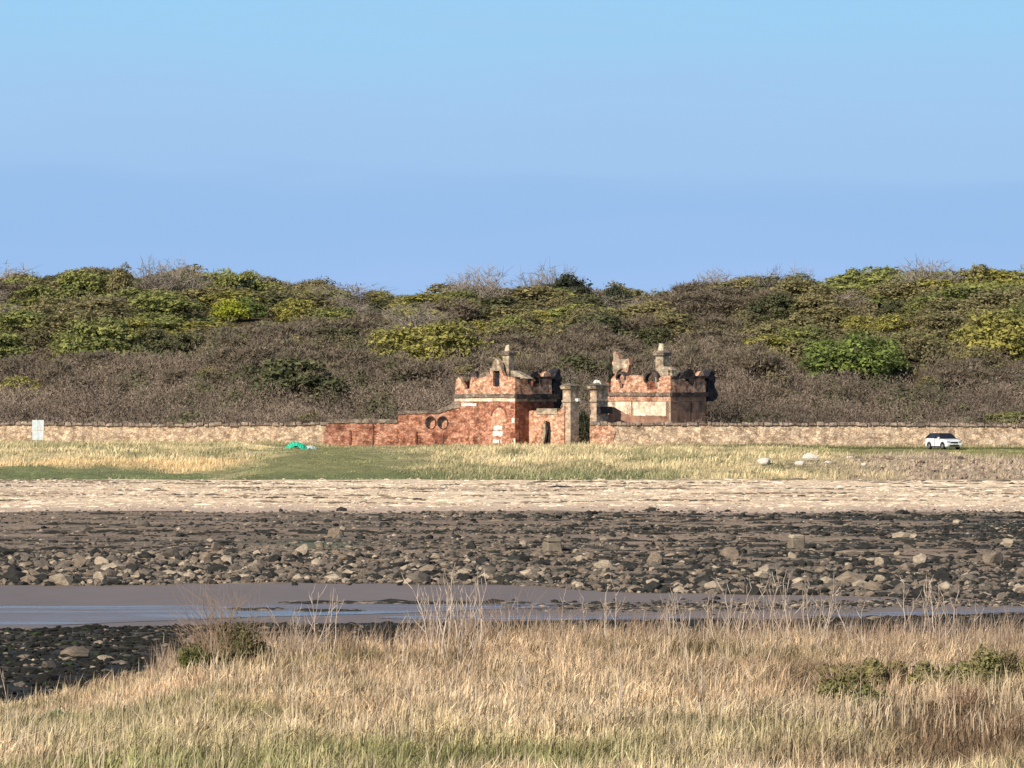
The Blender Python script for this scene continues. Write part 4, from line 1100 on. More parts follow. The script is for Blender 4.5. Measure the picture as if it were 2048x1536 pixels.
# car points along -y (towards the camera), 4.2 long
body = loft('body', [(-2.08, 0.32), (-2.12, 0.62), (-2.02, 0.86), (-1.2, 1.0), (-1.0, 1.04), (1.95, 1.08), (2.06, 0.95), (2.1, 0.4), (2.0, 0.28), (-1.9, 0.25)],
            [0.80, 0.84, 0.80, 0.84, 0.86, 0.86, 0.84, 0.86, 0.86, 0.82], M['white'], car, 0.06)
loft('cabin_glass', [(-1.02, 1.03), (-0.35, 1.50), (1.35, 1.52), (1.98, 1.07)], [0.82, 0.66, 0.66, 0.80], M['glass'], car, 0.02)
loft('roof', [(-0.38, 1.50), (-0.1, 1.565), (1.1, 1.57), (1.5, 1.50)], [0.66, 0.60, 0.60, 0.66], M['trim'], car, 0.02)
for s in (-1, 1):
    Vt, Qt = tubes([((s * 0.845, -1.03, 1.04), (s * 0.675, -0.36, 1.50), 0.035, 0.035), ((s * 0.675, -0.36, 1.50), (s * 0.67, 1.36, 1.52), 0.03, 0.03), ((s * 0.67, 1.36, 1.52), (s * 0.82, 1.98, 1.08), 0.06, 0.08)], 6)
    link('pillar', tri_mesh('pillar', Vt, Qt), M['trim'], car)
    Vt, Qt = tubes([((s * 0.85, 0.22, 1.06), (s * 0.69, 0.25, 1.50), 0.035, 0.03)], 6)
    link('door_pillar', tri_mesh('door_pillar', Vt, Qt), M['trim'], car)
    link('mirror', box_mesh('mirror', (s * 0.98, -0.78, 1.04), 0.22, 0.12, 0.16, 0, 0.85, 0.03), M['white'], car)
    link('headlight', box_mesh('headlight', (s * 0.62, -2.03, 0.66), 0.36, 0.20, 0.17, s * 0.25, 0.9, 0.03), M['lamp'], car)
    link('door_seam', box_mesh('door_seam', (s * 0.868, 0.22, 0.35), 0.012, 0.02, 0.68, 0, 1, 0), M['trim'], car)
    link('sill', box_mesh('sill', (s * 0.84, 0.0, 0.22), 0.08, 2.2, 0.12, 0, 1, 0.02), M['trim'], car)
    for y in (-1.32, 1.28):
        bm = bmesh.new(); bmesh.ops.create_cone(bm, cap_ends=True, segments=24, radius1=0.33, radius2=0.33, depth=0.22)
        bmesh.ops.bevel(bm, geom=[e for e in bm.edges], offset=0.03, segments=2, affect='EDGES')
        bmesh.ops.rotate(bm, matrix=Matrix.Rotation(R(90), 3, 'Y'), verts=bm.verts); bmesh.ops.translate(bm, vec=(s * 0.79, y, 0.33), verts=bm.verts)
        me = bpy.data.meshes.new('tyre'); bm.to_mesh(me); bm.free()
        wh = link('wheel', me, M['tyre'], car)
        bm = bmesh.new(); bmesh.ops.create_cone(bm, cap_ends=True, segments=20, radius1=0.21, radius2=0.17, depth=0.03)
        bmesh.ops.rotate(bm, matrix=Matrix.Rotation(R(90) * s, 3, 'Y'), verts=bm.verts); bmesh.ops.translate(bm, vec=(s * 0.912, y, 0.33), verts=bm.verts)
        me = bpy.data.meshes.new('rim'); bm.to_mesh(me); bm.free(); link('rim', me, M['rim'], wh)
        Vt, Qt = tubes([((s * 0.875, y + 0.40 * math.cos(a), 0.33 + 0.40 * math.sin(a)), (s * 0.875, y + 0.40 * math.cos(a + 0.32), 0.33 + 0.40 * math.sin(a + 0.32)), 0.035, 0.035) for a in np.arange(0, 3.1, 0.31)], 5)
        link('wheel_arch', tri_mesh('wheel_arch', Vt, Qt), M['trim'], car)
link('grille', box_mesh('grille', (0, -2.10, 0.60), 0.80, 0.08, 0.16, 0, 0.95, 0.02), M['trim'], car)
link('lower_grille', box_mesh('lower_grille', (0, -2.09, 0.30), 1.15, 0.08, 0.17, 0, 0.9, 0.02), M['trim'], car)
link('number_plate', box_mesh('number_plate', (0, -2.135, 0.48), 0.52, 0.03, 0.11, 0, 1, 0.005), M['limewash'], car)

# ------------------------------------------------------------------ white notice board on the left
sg = P(76, 888, 452); zb = float(G(sg.x, 452))
sign = empty('notice_board', (sg.x, 452, zb), R(-8)); tag(sign, 'white double panel notice board before the stone wall at far left', 'sign')
zt = P(0, 840, 452).z - zb
for k, dx in enumerate((-0.30, 0.31)):
    link('panel', box_mesh('panel', (dx, 0, zt - 1.0), 0.57, 0.06, 1.0, 0, 1, 0.01), M['board'], sign)
    link('panel', box_mesh('panel', (dx * 0.97, -0.01, zt - 1.96), 0.55, 0.06, 0.93, 0, 1, 0.01), M['board'], sign)
    link('post', box_mesh('post', (dx * 0.6, 0.08, -0.2), 0.09, 0.09, zt + 0.15, 0, 1, 0.01), M['limewash'], sign)
M['faded'] = plain_mat('faded_print', (0.5, 0.55, 0.58), 0.6, 0.2)
link('printed_area', box_mesh('printed_area', (0.02, -0.035, zt - 0.65), 0.26, 0.012, 0.5, 0, 1, 0), M['faded'], sign)
link('printed_area', box_mesh('printed_area', (0.02, -0.045, zt - 1.75), 0.2, 0.012, 0.5, 0, 1, 0), M['faded'], sign)

# ------------------------------------------------------------------ green tarpaulin heap
def heap(name, px, py, D, wpx, hm, mat, label, cat, seed, dep=0.8):
    x = (px - 1024) / F * D; z = float(G(x, D)); nx, ny = 26, 14
    rg = np.random.default_rng(seed)
    u = np.linspace(-1, 1, nx); v = np.linspace(-1, 1, ny); U, Vv = np.meshgrid(u, v)
    W_ = wpx / F * D / 2
    H_ = hm * np.clip(1 - U ** 2 - Vv ** 2 * 0.8, 0, 1) ** 0.6 * (0.35 + 1.1 * fbm(U * 3 + seed, Vv * 3, 1, seed)) - 0.04
    V = np.stack([U.ravel() * W_, Vv.ravel() * dep, H_.ravel()], 1) + rg.normal(size=(nx * ny, 3)) * 0.025
    i = np.arange(nx - 1)[None, :] + np.arange(ny - 1)[:, None] * nx
    T = np.stack([i, i + 1, i + nx + 1, i + nx], -1).reshape(-1, 4)
    o = link(name, tri_mesh(name, V, T), mat); o.location = (x, D, z); tag(o, label, cat); return o
M['tarp'] = plain_mat('green_tarpaulin', (0.03, 0.50, 0.30), 0.5, 0.4, 0, (3.0, 0.7, 1.2))
M['sheet'] = plain_mat('pale_plastic_sheet', (0.55, 0.66, 0.60), 0.5, 0.4, 0, (6.0, 0.5, 1.2))
heap('tarpaulin', 592, 894, 441, 46, 0.62, M['tarp'], 'crumpled bright green tarpaulin on the grass by the end of the brick wall', 'tarpaulin', 3)
heap('plastic_sheet', 620, 892, 441.6, 30, 0.38, M['sheet'], 'pale crumpled plastic sheet lying against the green tarpaulin', 'plastic sheet', 4)
heap('plastic_sheet', 952, 897, 444, 16, 0.2, M['sheet'], 'small scrap of pale plastic in the grass below the left lodge', 'plastic sheet', 5)

# thin posts before the brick wall
M['wood'] = plain_mat('weathered_post', (0.12, 0.09, 0.07), 0.9, 0.1)
for k, (px, yt, lab) in enumerate([(1000, 880, 'thin weathered post in the grass under the pale patches of the left lodge'), (884, 872, 'thin leaning post in the grass under the round openings'),
                                   (745, 876, 'short weathered post before the lower end of the brick wall')]):
    x = (px - 1024) / F * 452; z = float(G(x, 452)); h = P(0, yt, 452).z - z
    o = link('wooden_post', box_mesh('wooden_post', (0, 0, -0.1), 0.11, 0.11, h + 0.1, 0, 0.9, 0.01, 0.02, k), M['wood']); o.location = (x, 452, z); o.rotation_euler = (0, R(3 * (k - 1)), 0)
    tag(o, lab, 'post')

# ------------------------------------------------------------------ concrete blocks and single boulders on the foreshore
def block(px, ytop, ybot, wpx, D, label, seed):
    p = P(px, ybot, D); z = float(G(p.x, D)) - 0.15; top = P(0, ytop, D).z; wd = wpx / F * D
    t = empty('concrete_block', (p.x, D, z)); tag(t, label, 'concrete block')
    link('plinth', box_mesh('plinth', (0, 0, 0), wd, wd * 0.9, (top - z) * 0.78, 0.35, 0.92, 0.07, 0.05, seed), M['concrete'], t)
    link('cap', box_mesh('cap', (0, 0, (top - z) * 0.78), wd * 0.96, wd * 0.86, (top - z) * 0.22, 0.35, 0.85, 0.05, 0.05, seed + 1), M['stone' if seed == 7 else 'concrete'], t)
block(1105, 1076, 1116, 33, 252, 'square weathered concrete block standing among dark rocks left of centre of the right half', 3)
block(1593, 1069, 1104, 31, 258, 'rounded concrete block with a pale cap standing on the dark foreshore at right', 7)

PALE = (0.42, 0.34, 0.25); GREYR = (0.155, 0.13, 0.105); DARKR = (0.038, 0.037, 0.033); TAN = (0.25, 0.195, 0.145)
BM = {}
for cn, c in (('pale', PALE), ('tan', TAN), ('grey', GREYR), ('dark', DARKR)):
    BM[cn] = []
    for i, V in enumerate(ROCKS[:8]):
        C = np.tile(np.asarray(c), (len(V), 1)) * RNG.uniform(0.85, 1.2, (len(V), 1))
        me = tri_mesh('boulder', V, ICO2[1], C); me.materials.append(M['rock']); BM[cn].append(me)
def boulder(px, py, size_px, tone, label, group=None, flat=0.6, rng=random):
    # distance from the row on the foreshore
    D = float(np.interp(py, ROWS_y, ROWS_D)); x = (px - 1024) / F * D
    z = float(G(x, D)); s = size_px / F * D / 2
    o = bpy.data.objects.new('boulder', rng.choice(BM[tone])); COL.objects.link(o)
    fl_ = flat * rng.uniform(0.8, 1.2)
    o.location = (x, D, z + s * fl_ * 0.45); o.scale = (s * rng.uniform(0.95, 1.2), s * rng.uniform(0.7, 1.0), s * fl_ * 1.15)
    o.rotation_euler = (rng.uniform(-.25, .25), rng.uniform(-.25, .25), rng.uniform(0, 6.28))
    tag(o, label, 'boulder', group); return o
Ds = np.linspace(104, 362, 400); zs = np.interp(Ds, [106, 165, 171, 211, 240, 285, 320, 362], [0.95, 0.12, 0.0, 0.0, 0.12, 0.5, 0.9, 2.5])
rows = YH + F * (HC - zs) / Ds; ix = np.argsort(rows); ROWS_y = rows[ix]; ROWS_D = Ds[ix]
named = [(85, 1138, 34, 'grey', 'dark grey boulder with a black hollow at far left of the rock belt'), (158, 1135, 44, 'tan', 'broad tan boulder near the left end of the rock belt'),
 (205, 1128, 30, 'pale', 'pale rounded boulder right of the broad tan one'), (200, 1165, 36, 'pale', 'pale low boulder at the mud edge under the broad tan one'),
 (255, 1152, 26, 'pale', 'small pale cocked stone above the mud edge at left'), (30, 1143, 24, 'pale', 'small pale boulder nearest the left edge'),
 (348, 1122, 40, 'grey', 'grey boulder standing alone in the left rock belt'), (408, 1124, 28, 'tan', 'tan pointed boulder right of the lone grey one'),
 (458, 1128, 28, 'pale', 'bright pale boulder with a dark right side at left of centre'), (430, 1100, 30, 'tan', 'flat tan boulder above the bright pale one'),
 (352, 1070, 28, 'grey', 'upright grey rock high on the foreshore at left'), (286, 1055, 24, 'grey', 'blocky grey rock high on the foreshore, left of the upright one'),
 (604, 1110, 34, 'pale', 'pale stone beside the patch of green weed'), (597, 1162, 22, 'pale', 'small bright boulder at the mud edge under the green weed patch'),
 (670, 1074, 40, 'tan', 'flat tan slab above the long dark channel'), (943, 1101, 32, 'dark', 'jet black squat rock on the bare flat near centre'),
 (855, 1150, 40, 'tan', 'broad flat tan stone low in the belt near centre'), (1208, 1143, 36, 'pale', 'pale leaning slab right of the square concrete block'),
 (1084, 1155, 22, 'pale', 'small pale boulder under the square concrete block'), (1460, 1118, 38, 'tan', 'broad tan rock left of the round concrete block'),
 (1760, 1128, 30, 'pale', 'pale triangular rock right of the round concrete block'), (1840, 1126, 30, 'pale', 'pale upright rock farther right of the triangular one'),
 (2015, 1095, 30, 'pale', 'pale rock high in the belt by the right edge'), (1985, 1128, 46, 'tan', 'long tan slab near the right edge above black weed'),
 (1510, 1142, 34, 'grey', 'grey rock with black shadow under the broad tan rock'), (1310, 1130, 34, 'tan', 'tan boulder midway between the two concrete blocks'),
 (100, 1340, 44, 'grey', 'grey-brown boulder on the black weedy shore at lower left'), (212, 1322, 34, 'pale', 'pale stone on the black weedy shore at lower left'),
 (150, 1312, 60, 'tan', 'long flat tan slab lying on the black weed at lower left')]
for px, py, s, tone, lab in named:
    boulder(px, py, s * 1.1, tone, lab, flat=0.8 if py < 1250 else 0.42)
rb = random.Random(19); k = 0
while k < 265:
    px = rb.uniform(-60, 2110)
    py = rb.choice([rb.gauss(1145, 16), rb.gauss(1145, 16), rb.gauss(1120, 22), rb.uniform(1035, 1165)])
    if py > 1172 or py < 1032: continue
    if 900 < px < 2048 and py > 1165: continue
    right = px > 1500
    tone = rb.choices(['pale', 'tan', 'grey', 'dark'], [2, 4, 5, 3] if not right else [1, 2, 4, 7])[0]
    s = rb.uniform(12, 30) * (1.0 if py > 1100 else 0.75)
    band = 'at the mud edge' if py > 1125 else ('mid foreshore' if py > 1080 else 'high foreshore')
    side = 'far left' if px < 300 else 'left' if px < 620 else 'left of centre' if px < 900 else 'near the square block' if px < 1250 else 'right of centre' if px < 1480 else 'near the round block' if px < 1720 else 'far right'
    lab = '%s broken rock %s, %s' % (tone, band, side)
    boulder(px, py, s, tone, lab, lab.replace('rock', 'rocks'), flat=0.55, rng=rb); k += 1

# ------------------------------------------------------------------ stones nobody could count
def tonecol(n, probs, cols=(PALE, TAN, GREYR, DARKR)):
    i = RNG.choice(len(cols), n, p=probs); return np.array(cols)[i]
def rnd_px(n, D): return (RNG.uniform(-80, 2130, n) - 1024) / F * D
n = 28000
D = RNG.uniform(191, 322, n) ; x = rnd_px(n, D)
q = fbm(x * 0.30, D, 3.6, 51, 4); px_ = 1024 + F * x / D
sp = 1 - 0.75 * sstep(246, 262, D) * (1 - sstep(500, 1150, px_)); keep = (D > E_mud1(x)) & (RNG.random(n) < sp) & (((q > 0.50) & (RNG.random(n) < 0.9)) | (RNG.random(n) < 0.10)); x, D, q, px_ = x[keep], D[keep], q[keep], px_[keep]; n = len(x)
C = tonecol(n, [0.06, 0.18, 0.38, 0.38]); dk = (RNG.random(n) < 0.45 * sstep(900, 1800, px_) + 0.25 * (D > 265)); C[dk] = DARKR
scatter_rocks('foreshore_stones', x, D, RNG.gamma(1.5, 0.055, n) + 0.045, 0.55, C, 'countless small broken stones and weed clumps strewn over the rocky foreshore')
n = 5200
x0_ = rnd_px(n, 208); D = E_mud1(x0_) + 0.6 + RNG.random(n) ** 1.3 * 38; x = x0_ * D / 208; keep = (D > E_mud1(x) + 0.3); x, D = x[keep], D[keep]; n = len(x)
scatter_rocks('rock_belt_stones', x, D, RNG.gamma(1.5, 0.07, n) + 0.06, 0.65, tonecol(n, [0.10, 0.22, 0.34, 0.34]), 'jumble of small stones packed between the boulders along the mud edge')
n = 4200
D = RNG.uniform(192, 321, n); px_ = RNG.uniform(-80, 2130, n); x = (px_ - 1024) / F * D; q = fbm(x * 0.10, D, 2.4, 151, 4)
keep = (D > E_mud1(x) + 0.5) & (q + 0.13 * sstep(600, 1700, px_) > 0.57) & (D < E_beach0(x) - 2); x, D = x[keep], D[keep]; n = len(x)
scatter_rocks('weed_ledges', x, D, np.minimum(RNG.gamma(2.2, 0.05, n) + 0.06, 0.30), 0.42, tonecol(n, [0.0, 0.05, 0.22, 0.73]), 'long low dark ledges of weedy rock banded across the foreshore', ledge=2.6)
n = 16000
D = RNG.uniform(240, 321, n); x = rnd_px(n, D); kk = RNG.random(n) < 0.15 + 1.1 * sstep(0.42, 0.62, fbm(x * 0.25, D, 3, 153, 4)); x, D = x[kk], D[kk]; n = len(x)
scatter_rocks('fine_gravel', x, D, RNG.uniform(0.035, 0.11, n), 0.6, tonecol(n, [0.08, 0.25, 0.37, 0.30]), 'fine gravel and weed scraps sprinkled over the upper foreshore mud', ledge=1.3)
# ledge in the silt at right
n = 2600
D = RNG.normal(187.5, 2.3, n); px_ = RNG.uniform(1000, 2130, n) ; x = (px_ - 1024) / F * D
D = D + np.interp(px_, [1000, 1500, 2130], [0, 0.5, 6])
keep = RNG.random(n) < sstep(980, 1300, px_); x, D = x[keep], D[keep]; n = len(x)
scatter_rocks('ledge_stones', x, D, RNG.gamma(2, 0.03, n) + 0.03, 0.4, tonecol(n, [0.06, 0.20, 0.30, 0.44]), 'low stony ledge lying in the mud channel at right')
n = 420
px_ = np.concatenate([RNG.uniform(580, 1060, n - 140), RNG.normal(525, 25, 70), RNG.normal(650, 30, 70)]); D = np.where(px_ < 560, 184.5, np.where(np.arange(n) >= n - 70, 183.5, 191.0)) + RNG.normal(0, 0.35, n); x = (px_ - 1024) / F * D
scatter_rocks('ledge_weed', x, D, RNG.gamma(2, 0.03, n) + 0.04, 0.5, tonecol(n, [0.0, 0.1, 0.2, 0.7]), 'dark weed and pebbles along the edge of the shallow water', ledge=2.5)
# weedy rocks below the foreground bank
n = 22000
D = RNG.uniform(99, 182, n); x = rnd_px(n, D); keep = D < E_mud0(x) - 0.3; x, D = x[keep], D[keep]; n = len(x)
C = tonecol(n, [0.012, 0.04, 0.08, 0.868], (PALE, TAN, GREYR, (0.022, 0.021, 0.017)))
g = RNG.random(n) < 0.05; C[g] = (0.04, 0.055, 0.022)
scatter_rocks('seaweed_rocks', x, D, RNG.gamma(2.0, 0.034, n) + 0.04, 0.42, C, 'black seaweed covered rocks along the near side of the mud')
# shingle
n = 12000
D = RNG.uniform(322, 364, n); x = rnd_px(n, D)
keep = (fbm(x * 0.14, D, 2.6, 63, 4) > 0.50) | (RNG.random(n) < 0.3); x, D = x[keep], D[keep]; n = len(x)
C = tonecol(n, [0.55, 0.32, 0.09, 0.04], ((0.82, 0.67, 0.50), (0.66, 0.51, 0.37), (0.40, 0.32, 0.25), (0.14, 0.11, 0.09)))
scatter_rocks('shingle', x, D, RNG.gamma(2, 0.03, n) + 0.04, 0.32, C, 'pale pebbles and strandline litter spread along the shingle beach', cat='shingle')
# dark strand lines of dried weed
n = 5600; D = np.concatenate([RNG.normal(m_, 0.5, n // 7) for m_ in (333, 338.5, 342, 348, 351.5, 357, 360)]); x = rnd_px(len(D), D); D = D + (fbm(x, x * 0, 12, 99) - 0.5) * 6
keep = fbm(x, D * 2.2, 4, 101, 4) > 0.52; x, D = x[keep], D[keep]; n = len(x)
scatter_rocks('strandline', x, D, RNG.gamma(2, 0.022, n) + 0.03, 0.6, tonecol(n, [0.15, 0.40, 0.30, 0.15]), 'broken dark lines of dried seaweed along the shingle beach', cat='seaweed', ledge=3.0)
n = 2400; D = RNG.uniform(326, 362, n); x = rnd_px(n, D)
scatter_rocks('shell_banks', x, D, RNG.gamma(2, 0.022, n) + 0.03, 0.5, tonecol(n, [0.5, 0.35, 0.15], ((0.88, 0.76, 0.60), (0.80, 0.62, 0.46), (0.52, 0.42, 0.33))), 'low pale ridges of shell and shingle lying along the beach', cat='shingle', ledge=3.2)
# rubble on the right of the grass bank
n = 1900; D = RNG.uniform(363, 396, n); px_ = RNG.uniform(1450, 2150, n); x = (px_ - 1024) / F * D
keep = RNG.random(n) < sstep(1500, 1950, px_ + (fbm(x, D, 6, 71, 4) - 0.5) * 500) * (1 - sstep(390, 398, D + (fbm(x, D, 5, 79) - 0.5) * 14)); x, D = x[keep], D[keep]; n = len(x)
scatter_rocks('bank_rubble', x, D, RNG.gamma(2, 0.06, n) + 0.08, 0.6, tonecol(n, [0.3, 0.35, 0.3, 0.05], ((0.54, 0.42, 0.32), (0.42, 0.31, 0.23), (0.28, 0.21, 0.16), (0.08, 0.07, 0.06))), 'purplish grey rubble on the seaward bank below the white car')
for px, py, D, s, lab in [(1528, 936, 378, 30, 'white boulder in the dry grass below the stone wall, leftmost of two'), (1622, 930, 384, 38, 'white and grey boulder in the dry grass, left of the rubble bank'),
                          (1655, 935, 380, 22, 'small white boulder right of the white and grey one'), (886, 916, 398, 14, 'small orange stone in the grass below the round openings'),
                          (1500, 944, 376, 20, 'small white boulder low in the dry grass, left of the leftmost white one'),
                          (1546, 928, 382, 18, 'small pale boulder just above the leftmost large white one'), (1600, 940, 378, 24, 'flat grey-white boulder below the white and grey one'),
                          (1700, 926, 386, 18, 'small white stone among the tussocks below the far end of the rubble bank'),
                          (1728, 940, 377, 14, 'tiny white stone at the left edge of the rubble bank'),
                          (875, 925, 392, 16, 'pale stone below the small orange one in the grass')]:
    x = (px - 1024) / F * D; sz = s / F * D / 2
    me = tri_mesh('boulder', ROCKS[px % 8], ICO2[1], np.tile((0.72, 0.64, 0.56) if px > 900 else (0.6, 0.35, 0.22), (len(ROCKS[0]), 1)))
    o = link('boulder', me, M['rock']); o.location = (x, D, float(G(x, D)) + sz * 0.4); o.scale = (sz, sz * 0.8, sz * 0.62); tag(o, lab, 'boulder')

# ------------------------------------------------------------------ bank grass
n = 120000
D = RNG.uniform(362.5, 456, n); x = rnd_px(n, D)
C = bank_col(x, D); px_ = 1024 + F * x / D
short = np.clip(sstep(470, 560, px_) * (1 - sstep(760, 900, px_)) + sstep(1550, 1750, px_) * (D > 400) + (1 - sstep(440, 560, px_)) * (D < 383), 0, 1)
keep = RNG.random(n) > 0.55 * sstep(1560, 1850, px_) * (D < 398); x, D, C, short = x[keep], D[keep], C[keep], short[keep]; n = len(x)
h = RNG.uniform(0.18, 0.55, n) * (1 - 0.75 * short) * (0.1 + 1.8 * fbm(x, D, 2.6, 105, 3)); C = C * RNG.uniform(0.7, 1.4, (n, 1)) * (0.35 + 1.3 * fbm(x, D, 2.6, 105, 3))[:, None]  # colour darkens where tufts are low, painting shade between tussocks
wh = RNG.random(n) < 0.12 * (1 - short); C[wh] = (0.55, 0.45, 0.26)
blades('bank_grass', x, D, h, RNG.uniform(0.05, 0.11, n), RNG.uniform(0.1, 0.6, n), C, 'tussocky green and straw grass covering the bank between beach and walls', 'grass')

n = 6000
px_ = RNG.uniform(-80, 2130, n); D = np.where(px_ < 650, RNG.uniform(456, 462.2, n), RNG.uniform(451, 455.6, n)); x = (px_ - 1024) / F * D
C = blend((0.50, 0.40, 0.24), (0.24, 0.23, 0.10), RNG.random(n)) * RNG.uniform(0.7, 1.3, (n, 1))
blades('wall_foot_grass', x, D, RNG.uniform(0.1, 0.5, n) * (0.3 + 1.1 * fbm(x, x * 0, 3, 141, 3)), RNG.uniform(0.05, 0.1, n), RNG.uniform(0.1, 0.6, n), C, 'rank grass and weeds growing along the foot of the walls', 'grass')
# ------------------------------------------------------------------ foreground meadow
def fore_col(x, y):
    n = len(x); px, py = pix(x, y, G(x, y) + 0.35)
    nn = fbm(x, y, 2.2, 111, 4); n2 = fbm(x, y, 0.8, 117, 3)
    C = blend((0.64, 0.47, 0.28), (0.82, 0.66, 0.43), RNG.random(n))
    C = lay(C, (0.68, 0.45, 0.27), sstep(0.5, 0.65, nn) * sstep(1500, 1330, py) * 0.7)
    C = lay(C, (0.84, 0.66, 0.45), sstep(0.50, 0.64, n2) * 0.5)
    gr = sstep(1380, 1500, py) * sstep(0.34, 0.56, nn) * (1 - 0.55 * sstep(900, 1700, px))
    C = lay(C, (0.34, 0.35, 0.13), gr * 0.85)
    C = lay(C, (0.24, 0.23, 0.09), sstep(0.60, 0.72, fbm(x, y, 3.5, 121)) * 0.7)
    br = sstep(0.58, 0.72, fbm(x, y, 4.5, 123)) ; C = lay(C, (0.24, 0.15, 0.09), br * 0.6)
    k = sstep(1400, 1290, py) ; C = lay(C, (0.48, 0.33, 0.20), k * 0.5)
    k = np.exp(-(((px - 1930) / 170) ** 2 + ((py - 1430) / 60) ** 2)); C = lay(C, (0.24, 0.15, 0.095), np.clip(k * 1.3, 0, 0.85))
    return C
nt_ = 30000; per = 16
Dt = 97 - 53 * (RNG.random(nt_) ** 0.9); xt = (RNG.uniform(-110, 2160, nt_) - 1024) / F * Dt
pxt, pyt = pix(xt, Dt, G(xt, Dt) + 0.3)
clear = 1.0 * np.exp(-(((pxt - 1760) / 140) ** 2 + ((pyt - 1400) / 50) ** 2)) + 0.9 * np.exp(-(((pxt - 1985) / 90) ** 2 + ((pyt - 1360) / 40) ** 2)) \
    + 0.9 * np.exp(-(((pxt - 452) / 80) ** 2 + ((pyt - 1310) / 40) ** 2)) + 0.8 * np.exp(-(((pxt - 1930) / 120) ** 2 + ((pyt - 1440) / 34) ** 2))
keep = (RNG.random(nt_) < 0.5 + 0.9 * fbm(xt, Dt, 1.6, 131, 3)) & (RNG.random(nt_) > clear * 0.9); xt, Dt = xt[keep], Dt[keep]; nt_ = len(xt)
ht = RNG.uniform(0.14, 0.36, nt_) * (0.5 + 1.0 * fbm(xt, Dt, 1.3, 133, 2)); ct = fore_col(xt, Dt) * RNG.uniform(0.65, 1.3, (nt_, 1)) * (0.45 + 1.15 * fbm(xt, Dt * 0.6, 0.9, 143, 3))[:, None]; at = RNG.normal(0.4, 1.3, nt_)
k = np.repeat(np.arange(nt_), per); n = len(k)
x = xt[k] + RNG.normal(0, 0.05, n); D = Dt[k] + RNG.normal(0, 0.07, n)
C = ct[k] * RNG.uniform(0.6, 1.35, (n, 1)); dk = RNG.random(n) < 0.28; C[dk] *= 0.28
h = ht[k] * RNG.uniform(0.5, 1.3, n)
blades('meadow_grass', x, D, h, RNG.uniform(0.008, 0.021, n), np.abs(RNG.normal(0.3, 0.35, n)), C, 'dense dry straw-coloured grass filling the foreground', 'grass', droop=0.3)
n = 7000      # taller flowering culms
D = RNG.uniform(48, 95, n); x = (RNG.uniform(-80, 2130, n) - 1024) / F * D; kk = fbm(x, D, 2.5, 137) > 0.42; x, D = x[kk], D[kk]; n = len(x)
C = blend((0.58, 0.44, 0.28), (0.72, 0.60, 0.42), RNG.random(n))
blades('tall_culms', x, D, RNG.uniform(0.25, 0.6, n), RNG.uniform(0.008, 0.016, n), RNG.uniform(0.0, 0.4, n), C, 'taller pale seeding stems rising out of the foreground grass', 'grass', droop=0.15)
n = 9000      # thin brownish stems fringing the crest
px_ = RNG.uniform(300, 2150, n); D = RNG.uniform(82, 97, n); x = (px_ - 1024) / F * D; kk = fbm(x, D, 1.2, 139) > 0.40; x, D = x[kk], D[kk]; n = len(x)
C = blend((0.24, 0.16, 0.11), (0.52, 0.38, 0.27), RNG.random(n))
blades('fringe_stems', x, D, RNG.uniform(0.3, 0.7, n) * (0.5 + fbm(x, D, 1.5, 145)) + 0.1, RNG.uniform(0.008, 0.015, n), RNG.uniform(0.0, 0.5, n), C, 'thin brown dead stems fringing the seaward edge of the foreground grass', 'grass', droop=0.1)

# dead branching stalks, each a thing
DS = []
for v in range(7):
    rng = np.random.default_rng(900 + v); segs = []
    H = 1.0
    q = Vector((0, 0, -0.05)); d = Vector((rng.normal(0, .08), rng.normal(0, .08), 1)).normalized()
    for i in range(7):
        d = (d + Vector((rng.normal(0, .13), rng.normal(0, .1), 0.1))).normalized(); q2 = q + d * H / 7
        segs.append((q[:], q2[:], 0.013 * (1 - i / 9), 0.013 * (1 - (i + 1) / 9))); q = q2
        if i >= 2 and rng.random() < 0.75:
            s = rng.choice([-1, 1]); bd = (d + Vector((s * rng.uniform(0.4, 1.0), rng.normal(0, .3), 0.3))).normalized(); b = q.copy(); L = rng.uniform(0.05, 0.11)
            for j in range(3):
                b2 = b + bd * L; segs.append((b[:], b2[:], 0.006 - j * 0.0012, 0.0048 - j * 0.0012)); b = b2; bd = (bd + Vector((rng.normal(0, .15), 0, 0.25))).normalized()
    Vt, Qt = tubes(segs, 4)
    C = blend((0.34, 0.25, 0.185), (0.62, 0.51, 0.41), rng.random(len(segs)))
    me = tri_mesh('dead_stalk', Vt, Qt, np.repeat(C, 8, 0)); me.materials.append(M['twigs']); DS.append(me)
rs = random.Random(4)
spots = []
def cl(px0, px1, n_, D0, D1, h0, h1, lab): spots.extend([(rs.uniform(px0, px1), rs.uniform(D0, D1), rs.uniform(h0, h1), lab) for _ in range(n_)])
cl(800, 860, 9, 78, 90, 0.7, 1.1, 'dead branching stalk at the left of the tall central clump')
cl(860, 920, 16, 78, 90, 1.0, 1.6, 'dead branching stalk in the middle of the tall central clump')
cl(920, 1000, 14, 78, 90, 0.8, 1.4, 'dead branching stalk at the right of the tall central clump')
cl(570, 665, 12, 78, 90, 0.8, 1.35, 'pale dead stalk in the sparse group right of the green bush')
cl(1180, 1230, 5, 76, 86, 0.9, 1.2, 'pale dead stalk in the small clump near centre of the foreground edge')
cl(1530, 1640, 15, 80, 90, 0.9, 1.45, 'pale forked dead stalk in the clump below the round concrete block')
cl(1640, 1760, 8, 78, 88, 0.6, 1.0, 'pale dead stalk standing above the bramble patch at right')
cl(1280, 1500, 16, 80, 92, 0.7, 1.25, 'dead stalk over the dark shore between the central and right clumps')
cl(1800, 1900, 10, 78, 88, 0.8, 1.3, 'pale dead stalk right of the bramble patch at the foreground edge')
cl(0, 350, 9, 62, 84, 0.5, 0.9, 'pale dead stalk in the low grass at lower left')
